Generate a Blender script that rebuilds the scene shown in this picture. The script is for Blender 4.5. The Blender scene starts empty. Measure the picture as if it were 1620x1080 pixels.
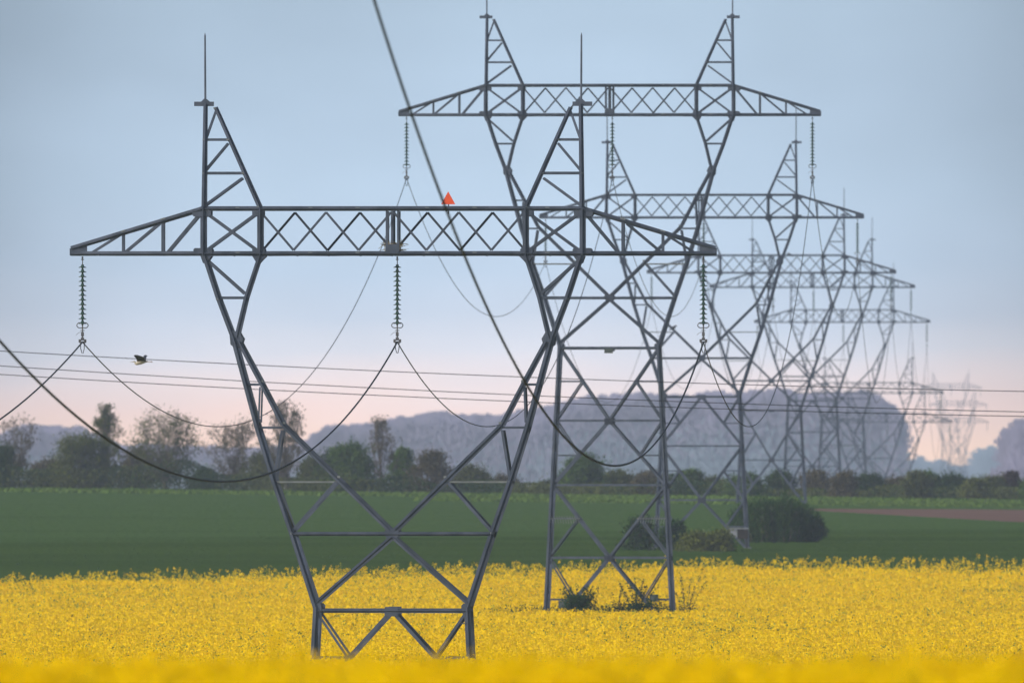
import bpy, math, random
import numpy as np
from mathutils import Vector, Matrix

SC = bpy.context.scene
COL = SC.collection
random.seed(7)
RNG = np.random.default_rng(11)

# ------------------------------------------------------------------ camera, world, sun, exposure
F = 48850.0            # focal length in pixels of the 1620 px wide photograph
CZ = 7.26              # camera height (z = 0 is the ground under the nearest pylon)
HY = 740.0             # pixel row of the horizon

cam_d = bpy.data.cameras.new('camera')
cam = bpy.data.objects.new('camera', cam_d)
COL.objects.link(cam)
cam.location = (0, 0, CZ)
cam_d.sensor_width = 36.0
cam_d.lens = F / 1620.0 * 36.0
cam.rotation_euler = (math.radians(90) + math.atan((HY - 540.0) / F), 0, 0)
cam_d.clip_start = 1.0
cam_d.clip_end = 60000.0
cam_d.dof.use_dof = True
cam_d.dof.focus_distance = 985.0
cam_d.dof.aperture_fstop = 1085.6 / 1000 / 0.142
SC.camera = cam

SUN_EL, SUN_AZ = math.radians(22), math.radians(243)   # azimuth clockwise from +Y: behind the camera, to its left
HAZE_SIGMA = 0.46e-4
HAZE_LEN = 14200.0
HAZE_TOP = 46.0
HAZE_SEEN = (0.23, 0.32, 0.45)     # what the lit air itself looks like in a render (used to choose the sky behind it)

def lin(c):
    return tuple(((v/255.0)/12.92 if v/255.0 <= 0.04045 else ((v/255.0 + 0.055)/1.055)**2.4) for v in c)

world = bpy.data.worlds.new('World')
SC.world = world
world.use_nodes = True
nt = world.node_tree
nt.nodes.clear()
def N(tree, t, **kw):
    n = tree.nodes.new(t)
    for k, v in kw.items():
        setattr(n, k, v)
    return n
out = N(nt, 'ShaderNodeOutputWorld')
sky = N(nt, 'ShaderNodeTexSky', sky_type='NISHITA', sun_disc=False)
sky.sun_elevation = SUN_EL
sky.sun_rotation = SUN_AZ
sky.air_density = 1.0
sky.dust_density = 2.5
bg_sky = N(nt, 'ShaderNodeBackground'); bg_sky.inputs['Strength'].default_value = 0.15
nt.links.new(sky.outputs[0], bg_sky.inputs['Color'])
# low band of cloud towards the horizon: pale blue over a rosy rim
tc = N(nt, 'ShaderNodeTexCoord')
sep = N(nt, 'ShaderNodeSeparateXYZ')
nt.links.new(tc.outputs['Generated'], sep.inputs[0])
stops = [(0, (173, 195, 216)), (150, (177, 199, 221)), (300, (181, 203, 225)), (420, (184, 204, 226)), (500, (192, 206, 225)),
         (560, (206, 211, 224)), (610, (223, 212, 216)), (650, (232, 209, 206)), (700, (240, 211, 199)), (740, (243, 212, 195)), (800, (228, 202, 190))]
EMAX = HY / F
BAND = 0.017
ramp = N(nt, 'ShaderNodeValToRGB')
mr = N(nt, 'ShaderNodeMapRange'); mr.inputs['From Min'].default_value = -0.0015; mr.inputs['From Max'].default_value = BAND
# soft cloud wobble of the elevation, wide and shallow
mp = N(nt, 'ShaderNodeMapping'); mp.inputs['Scale'].default_value = (90, 1, 330)
nz = N(nt, 'ShaderNodeTexNoise'); nz.inputs['Scale'].default_value = 1.0; nz.inputs['Detail'].default_value = 3.0; nz.inputs['Roughness'].default_value = 0.45
nt.links.new(tc.outputs['Generated'], mp.inputs[0]); nt.links.new(mp.outputs[0], nz.inputs['Vector'])
mm = N(nt, 'ShaderNodeMath', operation='MULTIPLY_ADD'); mm.inputs[1].default_value = 0.0022; mm.inputs[2].default_value = -0.0011
nt.links.new(nz.outputs['Fac'], mm.inputs[0])
ad = N(nt, 'ShaderNodeMath', operation='ADD')
nt.links.new(sep.outputs['Z'], ad.inputs[0]); nt.links.new(mm.outputs[0], ad.inputs[1])
nt.links.new(ad.outputs[0], mr.inputs['Value'])
nt.links.new(mr.outputs[0], ramp.inputs['Fac'])
els = []
for y, c in stops:
    e = (HY - y) / F
    L = HAZE_LEN if e <= 0 else min(HAZE_LEN, (HAZE_TOP - CZ) / e)
    T = math.exp(-HAZE_SIGMA * L)
    w = [max(0.02, (a - (1 - T) * h) / T) for a, h in zip(lin(c), HAZE_SEEN)]
    els.append(((e + 0.0015) / (BAND + 0.0015), [v / 4.0 for v in w]))
els.sort()
r = ramp.color_ramp
while len(r.elements) < len(els):
    r.elements.new(0.5)
for k, (p, c) in enumerate(els):
    r.elements[k].position = max(0.0, min(1.0, p)); r.elements[k].color = (*c, 1)
bg_band = N(nt, 'ShaderNodeBackground'); bg_band.inputs['Strength'].default_value = 4.0
# broad clouds, brighter and duller
mp2 = N(nt, 'ShaderNodeMapping'); mp2.inputs['Scale'].default_value = (95, 1, 190); mp2.inputs['Location'].default_value = (3.3, 0, 1.7)
nz2 = N(nt, 'ShaderNodeTexNoise'); nz2.inputs['Scale'].default_value = 1.0; nz2.inputs['Detail'].default_value = 2.0
nt.links.new(tc.outputs['Generated'], mp2.inputs[0]); nt.links.new(mp2.outputs[0], nz2.inputs['Vector'])
mr2 = N(nt, 'ShaderNodeMapRange'); mr2.inputs['From Min'].default_value = 0.3; mr2.inputs['From Max'].default_value = 0.7; mr2.inputs['To Min'].default_value = 0.90; mr2.inputs['To Max'].default_value = 1.04
nt.links.new(nz2.outputs['Fac'], mr2.inputs['Value'])
vm = N(nt, 'ShaderNodeVectorMath', operation='SCALE')
lo = N(nt, 'ShaderNodeMath', operation='MULTIPLY'); nt.links.new(sep.outputs['X'], lo.inputs[0]); nt.links.new(sep.outputs['X'], lo.inputs[1])
lobe = N(nt, 'ShaderNodeMapRange', interpolation_type='SMOOTHSTEP'); lobe.inputs['From Max'].default_value = 0.0235**2; lobe.inputs['To Min'].default_value = 1.07; lobe.inputs['To Max'].default_value = 0.46  # lens falloff painted into the sky: dimmer towards both sides
nt.links.new(lo.outputs[0], lobe.inputs['Value'])
mlt = N(nt, 'ShaderNodeMath', operation='MULTIPLY'); nt.links.new(lobe.outputs[0], mlt.inputs[0]); nt.links.new(mr2.outputs[0], mlt.inputs[1])
nt.links.new(ramp.outputs['Color'], vm.inputs[0]); nt.links.new(mlt.outputs[0], vm.inputs['Scale'])
nt.links.new(vm.outputs[0], bg_band.inputs['Color'])
mixf = N(nt, 'ShaderNodeMapRange'); mixf.inputs['From Min'].default_value = 0.02; mixf.inputs['From Max'].default_value = 0.22
nt.links.new(sep.outputs['Z'], mixf.inputs['Value'])
mixs = N(nt, 'ShaderNodeMixShader')
nt.links.new(mixf.outputs[0], mixs.inputs[0]); nt.links.new(bg_band.outputs[0], mixs.inputs[1]); nt.links.new(bg_sky.outputs[0], mixs.inputs[2])
nt.links.new(mixs.outputs[0], out.inputs['Surface'])

sun_d = bpy.data.lights.new('sun', 'SUN')
sun_d.energy = 4.0
sun_d.angle = math.radians(9)
sun_d.color = (1.0, 0.94, 0.86)
sun = bpy.data.objects.new('sun', sun_d)
COL.objects.link(sun)
sd = Vector((math.sin(SUN_AZ)*math.cos(SUN_EL), math.cos(SUN_AZ)*math.cos(SUN_EL), math.sin(SUN_EL)))
sun.rotation_euler = sd.to_track_quat('Z', 'Y').to_euler()

SC.view_settings.view_transform = 'Standard'
SC.view_settings.look = 'None'
SC.view_settings.exposure = 0.0
SC.view_settings.gamma = 1.0
SC.render.engine = 'CYCLES'
SC.cycles.use_denoising = True
SC.cycles.max_bounces = 6
SC.cycles.volume_bounces = 1
SC.cycles.transparent_max_bounces = 8

# ------------------------------------------------------------------ helpers
def P(x, y, d):
    """pixel of the photograph and distance in km -> world point"""
    return Vector(((x - 810.0) * d * 1000 / F, d * 1000.0, CZ - (y - HY) * d * 1000 / F))

_gt = [(-0.3, 5.4), (0.0, 5.4), (0.10, 5.0), (0.17, 4.72), (0.25, 4.37), (0.35, 3.68), (0.5, 2.58), (0.7, 1.25), (0.9, 0.2), (0.977, 0.0), (1.1, -0.31),
       (1.25, -0.62), (1.4, -0.80), (1.5, -0.82), (1.6, -0.6), (1.7, -0.12), (1.78, 0.48), (1.85, 1.15), (1.953, 2.22), (2.1, 3.05),
       (2.3, 3.73), (2.533, 4.42), (2.66, 4.86), (2.78, 4.9), (3.0, 4.6), (3.6, 3.6), (4.2, 2.6), (4.75, 0.6), (5.2, 0.4), (6.0, -1.0), (7.0, -1), (9.0, 1.5), (10, 1.5), (14, 0)]
_gy = np.linspace(-300, 14000, 7151)
_gz = np.interp(_gy, [a*1000 for a, b in _gt], [b for a, b in _gt])
_k = np.hanning(25); _k /= _k.sum()
_gz = np.convolve(np.pad(_gz, 12, mode='edge'), _k, mode='valid')
def sstep(a, b, v):
    t = np.clip((v - a) / (b - a), 0, 1); return t*t*(3-2*t)
def gz(x, y):
    z = np.interp(y, _gy, _gz)
    w = sstep(1950, 2500, y) * (1 - sstep(2800, 3300, y))
    return z - 0.0115 * np.clip(x, -60, 60) * w
def gzf(x, y):
    return float(gz(np.array(float(x)), np.array(float(y))))

def tag(o, label=None, cat=None, group=None, kind=None):
    if label: o['label'] = label
    if cat: o['category'] = cat
    if group: o['group'] = group
    if kind: o['kind'] = kind
    return o
def empty(name, loc, rz=0.0):
    o = bpy.data.objects.new(name, None)
    o.empty_display_size = 0.5
    COL.objects.link(o); o.location = loc; o.rotation_euler = (0, 0, rz)
    return o
def link(name, me, parent=None, loc=None):
    o = bpy.data.objects.new(name, me); COL.objects.link(o)
    if parent: o.parent = parent
    if loc is not None: o.location = loc
    return o

class MB:
    """collects shapes for ONE mesh"""
    def __init__(s): s.v = []; s.f = []; s.m = []
    def add(s, vs, fs, m=0):
        b = len(s.v); s.v += [tuple(p) for p in vs]
        for f in fs:
            s.f.append(tuple(b + i for i in f)); s.m.append(m)
    def sweep(s, a, b, prof, u, w, m=0):
        """extrude a 2-D profile (in axes u, w) from a to b"""
        n = len(prof)
        vs = [a + u*p[0] + w*p[1] for p in prof] + [b + u*p[0] + w*p[1] for p in prof]
        fs = [(i, (i+1) % n, n + (i+1) % n, n + i) for i in range(n)]
        s.add(vs, fs, m)
        # L caps as two quads / generic fan
        if n == 6:
            for o_ in (0, n):
                q = [(0, 1, 2, 3), (0, 3, 4, 5)]
                s.add([], [], m)
                for f in q:
                    s.f.append(tuple(len(s.v) - 2*n + o_ + i for i in f)); s.m.append(m)
        else:
            s.f.append(tuple(len(s.v) - 2*n + i for i in range(n))); s.m.append(m)
            s.f.append(tuple(len(s.v) - n + i for i in range(n))); s.m.append(m)
    def angle(s, a, b, w, nrm, flip=1, m=0, t=None):
        """steel angle bar: one flange in the face (normal nrm), the other turned inwards"""
        a = Vector(a); b = Vector(b); d = (b - a).normalized()
        nrm = Vector(nrm); nrm = (nrm - d*nrm.dot(d)).normalized()
        u = d.cross(nrm) * flip
        t = t or max(0.008, w*0.11)
        h = w/2
        prof = [(-h, 0), (h, 0), (h, -t), (-h + t, -t), (-h + t, -w), (-h, -w)]
        if w >= 0.11:      # T profile: outward stem added to shade half of the bar
            q = t*.8; prof = [(-h, 0), (-q, 0), (-q, w*.5), (q, w*.5), (q, 0), (h, 0), (h, -t), (-h, -t)]
        s.sweep(a, b, prof, u, nrm, m)
    def flat(s, a, b, w, t, nrm, m=0):
        a = Vector(a); b = Vector(b); d = (b - a).normalized()
        nrm = Vector(nrm); nrm = (nrm - d*nrm.dot(d)).normalized(); u = d.cross(nrm)
        s.sweep(a, b, [(-w/2, -t/2), (w/2, -t/2), (w/2, t/2), (-w/2, t/2)], u, nrm, m)
    def box(s, c, sx, sy, sz, m=0):
        c = Vector(c); vs = [c + Vector((x*sx/2, y*sy/2, z*sz/2)) for x in (-1, 1) for y in (-1, 1) for z in (-1, 1)]
        s.add(vs, [(0, 1, 3, 2), (4, 6, 7, 5), (0, 4, 5, 1), (2, 3, 7, 6), (0, 2, 6, 4), (1, 5, 7, 3)], m)
    def plate(s, pts, y, t, m=0):
        """polygon in the xz plane, at depth y, thickness t"""
        n = len(pts)
        vs = [Vector((p[0], y - t/2, p[1])) for p in pts] + [Vector((p[0], y + t/2, p[1])) for p in pts]
        fs = [tuple(range(n)), tuple(range(2*n - 1, n - 1, -1))] + [(i, (i+1) % n, n + (i+1) % n, n + i) for i in range(n)]
        s.add(vs, fs, m)
    def tube(s, pts, rad, n=6, m=0, caps=True):
        pts = [Vector(p) for p in pts]; k = len(pts)
        rads = rad if hasattr(rad, '__len__') else [rad]*k
        base = len(s.v); ref = None
        for i, p in enumerate(pts):
            d = (pts[min(i+1, k-1)] - pts[max(i-1, 0)]).normalized()
            if ref is None:
                ref = d.orthogonal().normalized()
            ref = (ref - d*ref.dot(d)).normalized(); w = d.cross(ref)
            for j in range(n):
                a = 2*math.pi*j/n
                s.v.append(tuple(p + (ref*math.cos(a) + w*math.sin(a))*rads[i]))
        for i in range(k-1):
            for j in range(n):
                s.f.append((base+i*n+j, base+i*n+(j+1) % n, base+(i+1)*n+(j+1) % n, base+(i+1)*n+j)); s.m.append(m)
        if caps:
            s.f.append(tuple(base + j for j in range(n))); s.m.append(m)
            s.f.append(tuple(base + (k-1)*n + j for j in range(n))); s.m.append(m)
    def lathe(s, prof, c=(0, 0, 0), n=14, m=0):
        c = Vector(c); base = len(s.v)
        for r_, z in prof:
            for j in range(n):
                a = 2*math.pi*j/n; s.v.append((c.x + r_*math.cos(a), c.y + r_*math.sin(a), c.z + z))
        for i in range(len(prof)-1):
            for j in range(n):
                s.f.append((base+i*n+j, base+i*n+(j+1) % n, base+(i+1)*n+(j+1) % n, base+(i+1)*n+j)); s.m.append(m)
    def ellips(s, c, r, n=12, k=8, m=0, rot=None):
        pts = []
        c = Vector(c); base = len(s.v)
        for i in range(k+1):
            t = math.pi*i/k
            for j in range(n):
                a = 2*math.pi*j/n
                p = Vector((r[0]*math.sin(t)*math.cos(a), r[1]*math.sin(t)*math.sin(a), r[2]*math.cos(t)))
                if rot: p = rot @ p
                s.v.append(tuple(c + p))
        for i in range(k):
            for j in range(n):
                s.f.append((base+i*n+j, base+i*n+(j+1) % n, base+(i+1)*n+(j+1) % n, base+(i+1)*n+j)); s.m.append(m)
    def mesh(s, name, mats):
        me = bpy.data.meshes.new(name)
        me.from_pydata(s.v, [], s.f)
        for mt in (mats if isinstance(mats, (list, tuple)) else [mats]):
            me.materials.append(mt)
        me.polygons.foreach_set('material_index', s.m)
        me.update()
        return me
    def build(s, name, mats, parent=None, loc=None):
        return link(name, s.mesh(name, mats), parent, loc)

def quads_mesh(name, V, mats, midx=None):
    """V: (n,4,3) array"""
    n = len(V)
    me = bpy.data.meshes.new(name)
    me.vertices.add(n*4); me.vertices.foreach_set('co', np.ascontiguousarray(V, dtype=np.float32).ravel())
    me.loops.add(n*4); me.loops.foreach_set('vertex_index', np.arange(n*4, dtype=np.int32))
    me.polygons.add(n); me.polygons.foreach_set('loop_start', np.arange(0, n*4, 4, dtype=np.int32))
    me.polygons.foreach_set('loop_total', np.full(n, 4, dtype=np.int32))
    for mt in mats: me.materials.append(mt)
    if midx is not None: me.polygons.foreach_set('material_index', np.ascontiguousarray(midx, dtype=np.int32))
    me.update(calc_edges=True)
    return me
def rand_quads(C, su, sv, flat=None):
    """random oriented quads at centres C with half sizes su, sv"""
    n = len(C)
    a = RNG.normal(size=(n, 3)); a /= np.linalg.norm(a, axis=1, keepdims=True)
    b = RNG.normal(size=(n, 3)); b -= a*(a*b).sum(1, keepdims=True); b /= np.linalg.norm(b, axis=1, keepdims=True)
    a = a * np.reshape(su, (-1, 1)); b = b * np.reshape(sv, (-1, 1))
    return np.stack([C - a - b*0.4, C + b, C + a + b*0.3, C - b], axis=1)

# ------------------------------------------------------------------ materials
def mat(name, col, rough=0.8, metal=0.0, var=None, scale=1.0, detail=4.0, bump=0.0, stretch=(1, 1, 1), spec=0.3, coords='Object', pos=(0.35, 0.65), transl=0.0):
    m = bpy.data.materials.new(name); m.use_nodes = True
    t = m.node_tree; b = t.nodes['Principled BSDF']
    b.inputs['Roughness'].default_value = rough; b.inputs['Metallic'].default_value = metal
    b.inputs['Specular IOR Level'].default_value = spec
    b.inputs['Base Color'].default_value = (*col, 1)
    if var is not None:
        c = N(t, 'ShaderNodeTexCoord'); mpn = N(t, 'ShaderNodeMapping'); mpn.inputs['Scale'].default_value = stretch
        n = N(t, 'ShaderNodeTexNoise'); n.inputs['Scale'].default_value = scale; n.inputs['Detail'].default_value = detail
        rp = N(t, 'ShaderNodeValToRGB')
        rp.color_ramp.elements[0].position = pos[0]; rp.color_ramp.elements[1].position = pos[1]
        rp.color_ramp.elements[0].color = (*col, 1); rp.color_ramp.elements[1].color = (*var, 1)
        t.links.new(c.outputs[coords], mpn.inputs[0]); t.links.new(mpn.outputs[0], n.inputs['Vector'])
        t.links.new(n.outputs['Fac'], rp.inputs[0]); t.links.new(rp.outputs[0], b.inputs['Base Color'])
        if bump:
            bp = N(t, 'ShaderNodeBump'); bp.inputs['Strength'].default_value = bump
            t.links.new(n.outputs['Fac'], bp.inputs['Height']); t.links.new(bp.outputs[0], b.inputs['Normal'])
        if transl:
            tr = N(t, 'ShaderNodeBsdfTranslucent'); mx = N(t, 'ShaderNodeMixShader'); mx.inputs[0].default_value = transl
            t.links.new(rp.outputs[0], tr.inputs['Color']); t.links.new(b.outputs[0], mx.inputs[1]); t.links.new(tr.outputs[0], mx.inputs[2])
            t.links.new(mx.outputs[0], t.nodes['Material Output'].inputs['Surface'])
    return m

M = {}
M['steel'] = mat('galvanised_steel', (0.040, 0.055, 0.084), 0.55, 0.3, (0.075, 0.094, 0.140), 2.2, 6, stretch=(1, 1, 0.6), spec=0.5)
M['steel_light'] = mat('bright_galvanised_steel', (0.13, 0.15, 0.165), 0.5, 0.4, (0.20, 0.22, 0.235), 3.0, 4, spec=0.5)
M['wire'] = mat('aluminium_wire', (0.010, 0.011, 0.015), 0.7, 0.0, (0.02, 0.022, 0.028), 3.0, 3, spec=0.12)
M['glass'] = mat('green_insulator_glass', (0.02, 0.045, 0.04), 0.25, 0.0, (0.035, 0.07, 0.055), 8, 2, spec=0.6)
M['fitting'] = mat('dull_iron_fitting', (0.07, 0.075, 0.08), 0.5, 0.5, (0.13, 0.13, 0.14), 12, 3)
M['orange'] = mat('orange_paint', (0.78, 0.10, 0.03), 0.6, 0, (0.70, 0.085, 0.03), 6, 3)
M['twigs'] = mat('dry_twigs', (0.16, 0.13, 0.07), 0.9, 0, (0.30, 0.25, 0.14), 14, 3)
M['bark'] = mat('bark', (0.05, 0.04, 0.033), 0.9, 0, (0.10, 0.085, 0.07), 3, 5)
M['petal'] = mat('rapeseed_petals', (0.92, 0.575, 0.0), 0.9, 0, (0.99, 0.69, 0.001), 0.35, 3, spec=0.0, transl=0.45, coords='Object')
M['rape_stem'] = mat('rapeseed_stems', (0.16, 0.19, 0.02), 0.9, 0, (0.28, 0.26, 0.02), 0.8, 3, spec=0.2)
M['rape_sheet'] = mat('rapeseed_canopy', (0.14, 0.16, 0.01), 0.9, 0, (0.50, 0.36, 0.005), 1.3, 6, spec=0.1, pos=(0.45, 0.7))
M['soil'] = mat('ploughed_earth', (0.105, 0.054, 0.036), 0.95, 0, (0.155, 0.083, 0.058), 0.25, 8, stretch=(0.6, 2, 1), spec=0.1)
M['crow'] = mat('black_feathers', (0.012, 0.012, 0.016), 0.6, 0, (0.025, 0.025, 0.03), 12, 2)
M['heron_g'] = mat('grey_feathers', (0.10, 0.11, 0.13), 0.8, 0, (0.17, 0.18, 0.20), 6, 2)
M['heron_d'] = mat('dark_flight_feathers', (0.018, 0.02, 0.028), 0.7, 0, (0.04, 0.045, 0.06), 6, 2)
M['heron_w'] = mat('pale_feathers', (0.42, 0.39, 0.33), 0.8, 0, (0.30, 0.27, 0.22), 8, 2)
M['heron_b'] = mat('bill_and_legs', (0.35, 0.22, 0.10), 0.5, 0, (0.25, 0.17, 0.10), 8, 2)
M['plate'] = mat('grey_enamel_plate', (0.045, 0.06, 0.06), 0.6, 0, (0.07, 0.085, 0.085), 6, 2)
M['white_panel'] = mat('weathered_white_panel', (0.22, 0.24, 0.27), 0.6, 0, (0.16, 0.17, 0.19), 4, 3)
M['brown_panel'] = mat('dark_brown_panel', (0.012, 0.01, 0.01), 0.7, 0, (0.02, 0.016, 0.016), 4, 3)
def leafmat(name, a, b, scale=0.9, tr=0.3):
    M[name] = mat(name, a, 0.85, 0, b, scale, 4, spec=0.15, transl=tr)
leafmat('leaf_green', (0.0310, 0.0682, 0.0074), (0.0682, 0.1240, 0.0174))
leafmat('leaf_dark', (0.0124, 0.0347, 0.0062), (0.0310, 0.0620, 0.0112))
leafmat('leaf_olive', (0.0465, 0.0620, 0.0112), (0.0868, 0.1023, 0.0223))
leafmat('leaf_brown', (0.0527, 0.0465, 0.0217), (0.0899, 0.0775, 0.0372))
leafmat('leaf_bush', (0.0112, 0.0384, 0.0093), (0.0310, 0.0744, 0.0155))
leafmat('leaf_rust', (0.075, 0.095, 0.016), (0.13, 0.15, 0.03))
leafmat('leaf_maroon', (0.0310, 0.0186, 0.0186), (0.0496, 0.0279, 0.0248))
leafmat('wood_hazed_lilac', (0.27, 0.25, 0.35), (0.36, 0.33, 0.47), 0.03, 0.35)  # lilac twigs with distance haze put into the colour
leafmat('wood_hazed_blue', (0.23, 0.30, 0.38), (0.30, 0.37, 0.46), 0.03, 0.35)  # teal foliage pushed to blue: painted haze besides the real volume

def crop_mix(t, c):
    """0 in the nearer crop, 1 in the bluish one beyond it: the two fields meet along a line across the view"""
    sp = N(t, 'ShaderNodeSeparateXYZ'); t.links.new(c.outputs['Object'], sp.inputs[0])
    n = N(t, 'ShaderNodeTexNoise'); n.inputs['Scale'].default_value = 0.05; t.links.new(c.outputs['Object'], n.inputs['Vector'])
    a = N(t, 'ShaderNodeMath', operation='MULTIPLY_ADD'); a.inputs[1].default_value = 60.0
    t.links.new(n.outputs['Fac'], a.inputs[0]); t.links.new(sp.outputs['Y'], a.inputs[2])
    b = N(t, 'ShaderNodeMath', operation='MULTIPLY_ADD'); b.inputs[1].default_value = -1.6
    t.links.new(sp.outputs['X'], b.inputs[0]); t.links.new(a.outputs[0], b.inputs[2])
    m = N(t, 'ShaderNodeMapRange'); m.inputs['From Min'].default_value = 2045; m.inputs['From Max'].default_value = 2100
    t.links.new(b.outputs[0], m.inputs['Value'])
    # paler and darker passes of the drill, lying across the view
    mpb = N(t, 'ShaderNodeMapping'); mpb.inputs['Scale'].default_value = (0.004, 0.035, 0.0); t.links.new(c.outputs['Object'], mpb.inputs[0])
    nb = N(t, 'ShaderNodeTexNoise'); nb.inputs['Scale'].default_value = 1.0; nb.inputs['Detail'].default_value = 4; t.links.new(mpb.outputs[0], nb.inputs['Vector'])
    k = N(t, 'ShaderNodeMath', operation='MULTIPLY_ADD'); k.inputs[1].default_value = 2.4; k.inputs[2].default_value = -1.2; t.links.new(nb.outputs['Fac'], k.inputs[0])
    q = N(t, 'ShaderNodeMath', operation='ADD', use_clamp=True); t.links.new(m.outputs[0], q.inputs[0]); t.links.new(k.outputs[0], q.inputs[1])
    return q.outputs[0]
def ground_mat():
    m = bpy.data.materials.new('meadow_and_young_wheat'); m.use_nodes = True
    t = m.node_tree; b = t.nodes['Principled BSDF']; b.inputs['Roughness'].default_value = 0.95; b.inputs['Specular IOR Level'].default_value = 0.1
    c = N(t, 'ShaderNodeTexCoord')
    def noise(sc, st, det=5):
        mp_ = N(t, 'ShaderNodeMapping'); mp_.inputs['Scale'].default_value = st
        n = N(t, 'ShaderNodeTexNoise'); n.inputs['Scale'].default_value = sc; n.inputs['Detail'].default_value = det
        t.links.new(c.outputs['Object'], mp_.inputs[0]); t.links.new(mp_.outputs[0], n.inputs['Vector']); return n
    n1 = noise(0.02, (1, 1.0, 1), 3); n2 = noise(0.9, (0.5, 0.06, 1), 6)
    r1 = N(t, 'ShaderNodeValToRGB'); r1.color_ramp.elements[0].position = 0.35; r1.color_ramp.elements[1].position = 0.65
    r1.color_ramp.elements[0].color = (0.028, 0.064, 0.020, 1); r1.color_ramp.elements[1].color = (0.044, 0.084, 0.024, 1)
    t.links.new(n1.outputs['Fac'], r1.inputs[0])
    r2 = N(t, 'ShaderNodeMapRange'); r2.inputs['From Min'].default_value = 0.3; r2.inputs['From Max'].default_value = 0.7; r2.inputs['To Min'].default_value = 0.8; r2.inputs['To Max'].default_value = 1.2
    t.links.new(n2.outputs['Fac'], r2.inputs['Value'])
    far = crop_mix(t, c)
    mxc = N(t, 'ShaderNodeMix', data_type='RGBA'); mxc.inputs['B'].default_value = (0.053, 0.103, 0.026, 1)
    t.links.new(far, mxc.inputs['Factor']); t.links.new(r1.outputs[0], mxc.inputs['A'])
    vm_ = N(t, 'ShaderNodeVectorMath', operation='SCALE'); t.links.new(mxc.outputs['Result'], vm_.inputs[0]); t.links.new(r2.outputs[0], vm_.inputs['Scale'])
    t.links.new(vm_.outputs[0], b.inputs['Base Color'])
    return m
M['ground'] = ground_mat()
M['bank'] = mat('rough_grass', (0.055, 0.11, 0.015), 0.95, 0, (0.095, 0.15, 0.025), 0.5, 5, spec=0.1, transl=0.2)
M['blade'] = mat('wheat_blades', (0.031, 0.068, 0.009), 0.9, 0, (0.047, 0.091, 0.013), 0.03, 5, stretch=(0.25, 1, 1), spec=0.05, transl=0.2)
_t = M['blade'].node_tree
_rp = [n for n in _t.nodes if n.type == 'VALTORGB'][0]; _cd = [n for n in _t.nodes if n.type == 'TEX_COORD'][0]
_mx = N(_t, 'ShaderNodeMix', data_type='RGBA'); _mx.inputs['B'].default_value = (0.055, 0.107, 0.026, 1)
_t.links.new(crop_mix(_t, _cd), _mx.inputs['Factor']); _t.links.new(_rp.outputs[0], _mx.inputs['A'])
_t.links.new(_mx.outputs['Result'], _t.nodes['Principled BSDF'].inputs['Base Color'])
_t.links.new(_mx.outputs['Result'], [n for n in _t.nodes if n.type == 'BSDF_TRANSLUCENT'][0].inputs['Color'])

# ------------------------------------------------------------------ ground
def sheet(name, xs, ys, dz, m, keep=None):
    X, Y = np.meshgrid(xs, ys); Z = gz(X, Y) + dz
    V = np.stack([X, Y, Z], -1)
    nx = len(xs); idx = np.arange(X.size).reshape(X.shape)
    q = np.stack([idx[:-1, :-1], idx[:-1, 1:], idx[1:, 1:], idx[1:, :-1]], -1).reshape(-1, 4)
    if keep is not None:
        cx = (X[:-1, :-1] + X[1:, 1:]).ravel()/2; cy = (Y[:-1, :-1] + Y[1:, 1:]).ravel()/2
        q = q[keep(cx, cy)]
    me = bpy.data.meshes.new(name); me.from_pydata(V.reshape(-1, 3).tolist(), [], q.tolist()); me.materials.append(m)
    for p in me.polygons: p.use_smooth = True
    me.update()
    return link(name, me)
ys = np.concatenate([np.arange(-300, 1600, 25), np.arange(1600, 2800, 12.5), np.arange(2800, 5600, 50), np.arange(5600, 14001, 400)])
xs = np.array([-1900, -1200, -700, -350, -180, -110, -70, -50, -35, -20, -8, 4, 16, 30, 45, 65, 95, 160, 320, 700, 1200, 1900], float)
tag(sheet('ground', xs, ys, 0.0, M['ground']), 'gently rolling farmland under young green wheat', kind='structure')

# bare ploughed strip on the right, narrowing to a tip
def soil_keep(cx, cy):
    t = np.clip((cx - 22.5) / 14.0, 0, 1)
    return (cx > 22.5) & (cy > 2452 - 215*t) & (cy < 2466 + 30*t)
tag(sheet('ploughed_field', np.arange(20, 160, 1.5), np.arange(2220, 2510, 3.0), 0.05, M['soil'], soil_keep), 'bare brown ploughed strip at the right below the hedge', kind='structure')

# wheat blades (stuff): short tufts so that the field is not a bare sheet
def field_pts(y0, y1, dens, margin=1.22, seed=0):
    area = (0.5*(y0 + y1)) * 1620/F * margin * (y1 - y0)
    n = int(area*dens)
    y = np.sqrt(RNG.uniform(y0*y0, y1*y1, n))
    x = RNG.uniform(-0.5, 0.5, n) * y * 1620/F * margin
    return x, y
def strip_noise(x, y, f, seed):
    r_ = np.random.default_rng(seed); v = np.zeros_like(x)
    for k in range(7):
        a = r_.uniform(0, 2*math.pi); fr = f*r_.uniform(0.5, 2.2)
        v += np.sin((x*math.cos(a) + y*math.sin(a))*fr + r_.uniform(0, 6.28))
    return v/7**0.5
def rape_back(x):      # far edge of the rapeseed field
    return 1738 + np.clip((x + 30)/40.0, 0, 1.0)*82
x, y = field_pts(1735, 2600, 4.0)
ok = y > rape_back(x) + 1.0
ts = np.clip((x - 22.5) / 14.0, 0, 1)
ok &= ~((x > 22.5) & (y > 2436 - 215*ts) & (y < 2470 + 30*ts))
x, y = x[ok], y[ok]
z = gz(x, y); h = RNG.uniform(0.09, 0.15, len(x)); w = RNG.uniform(0.04, 0.09, len(x)); a = RNG.uniform(-0.15, 0.15, len(x))
lean = RNG.normal(0, 0.03, len(x))
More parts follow.
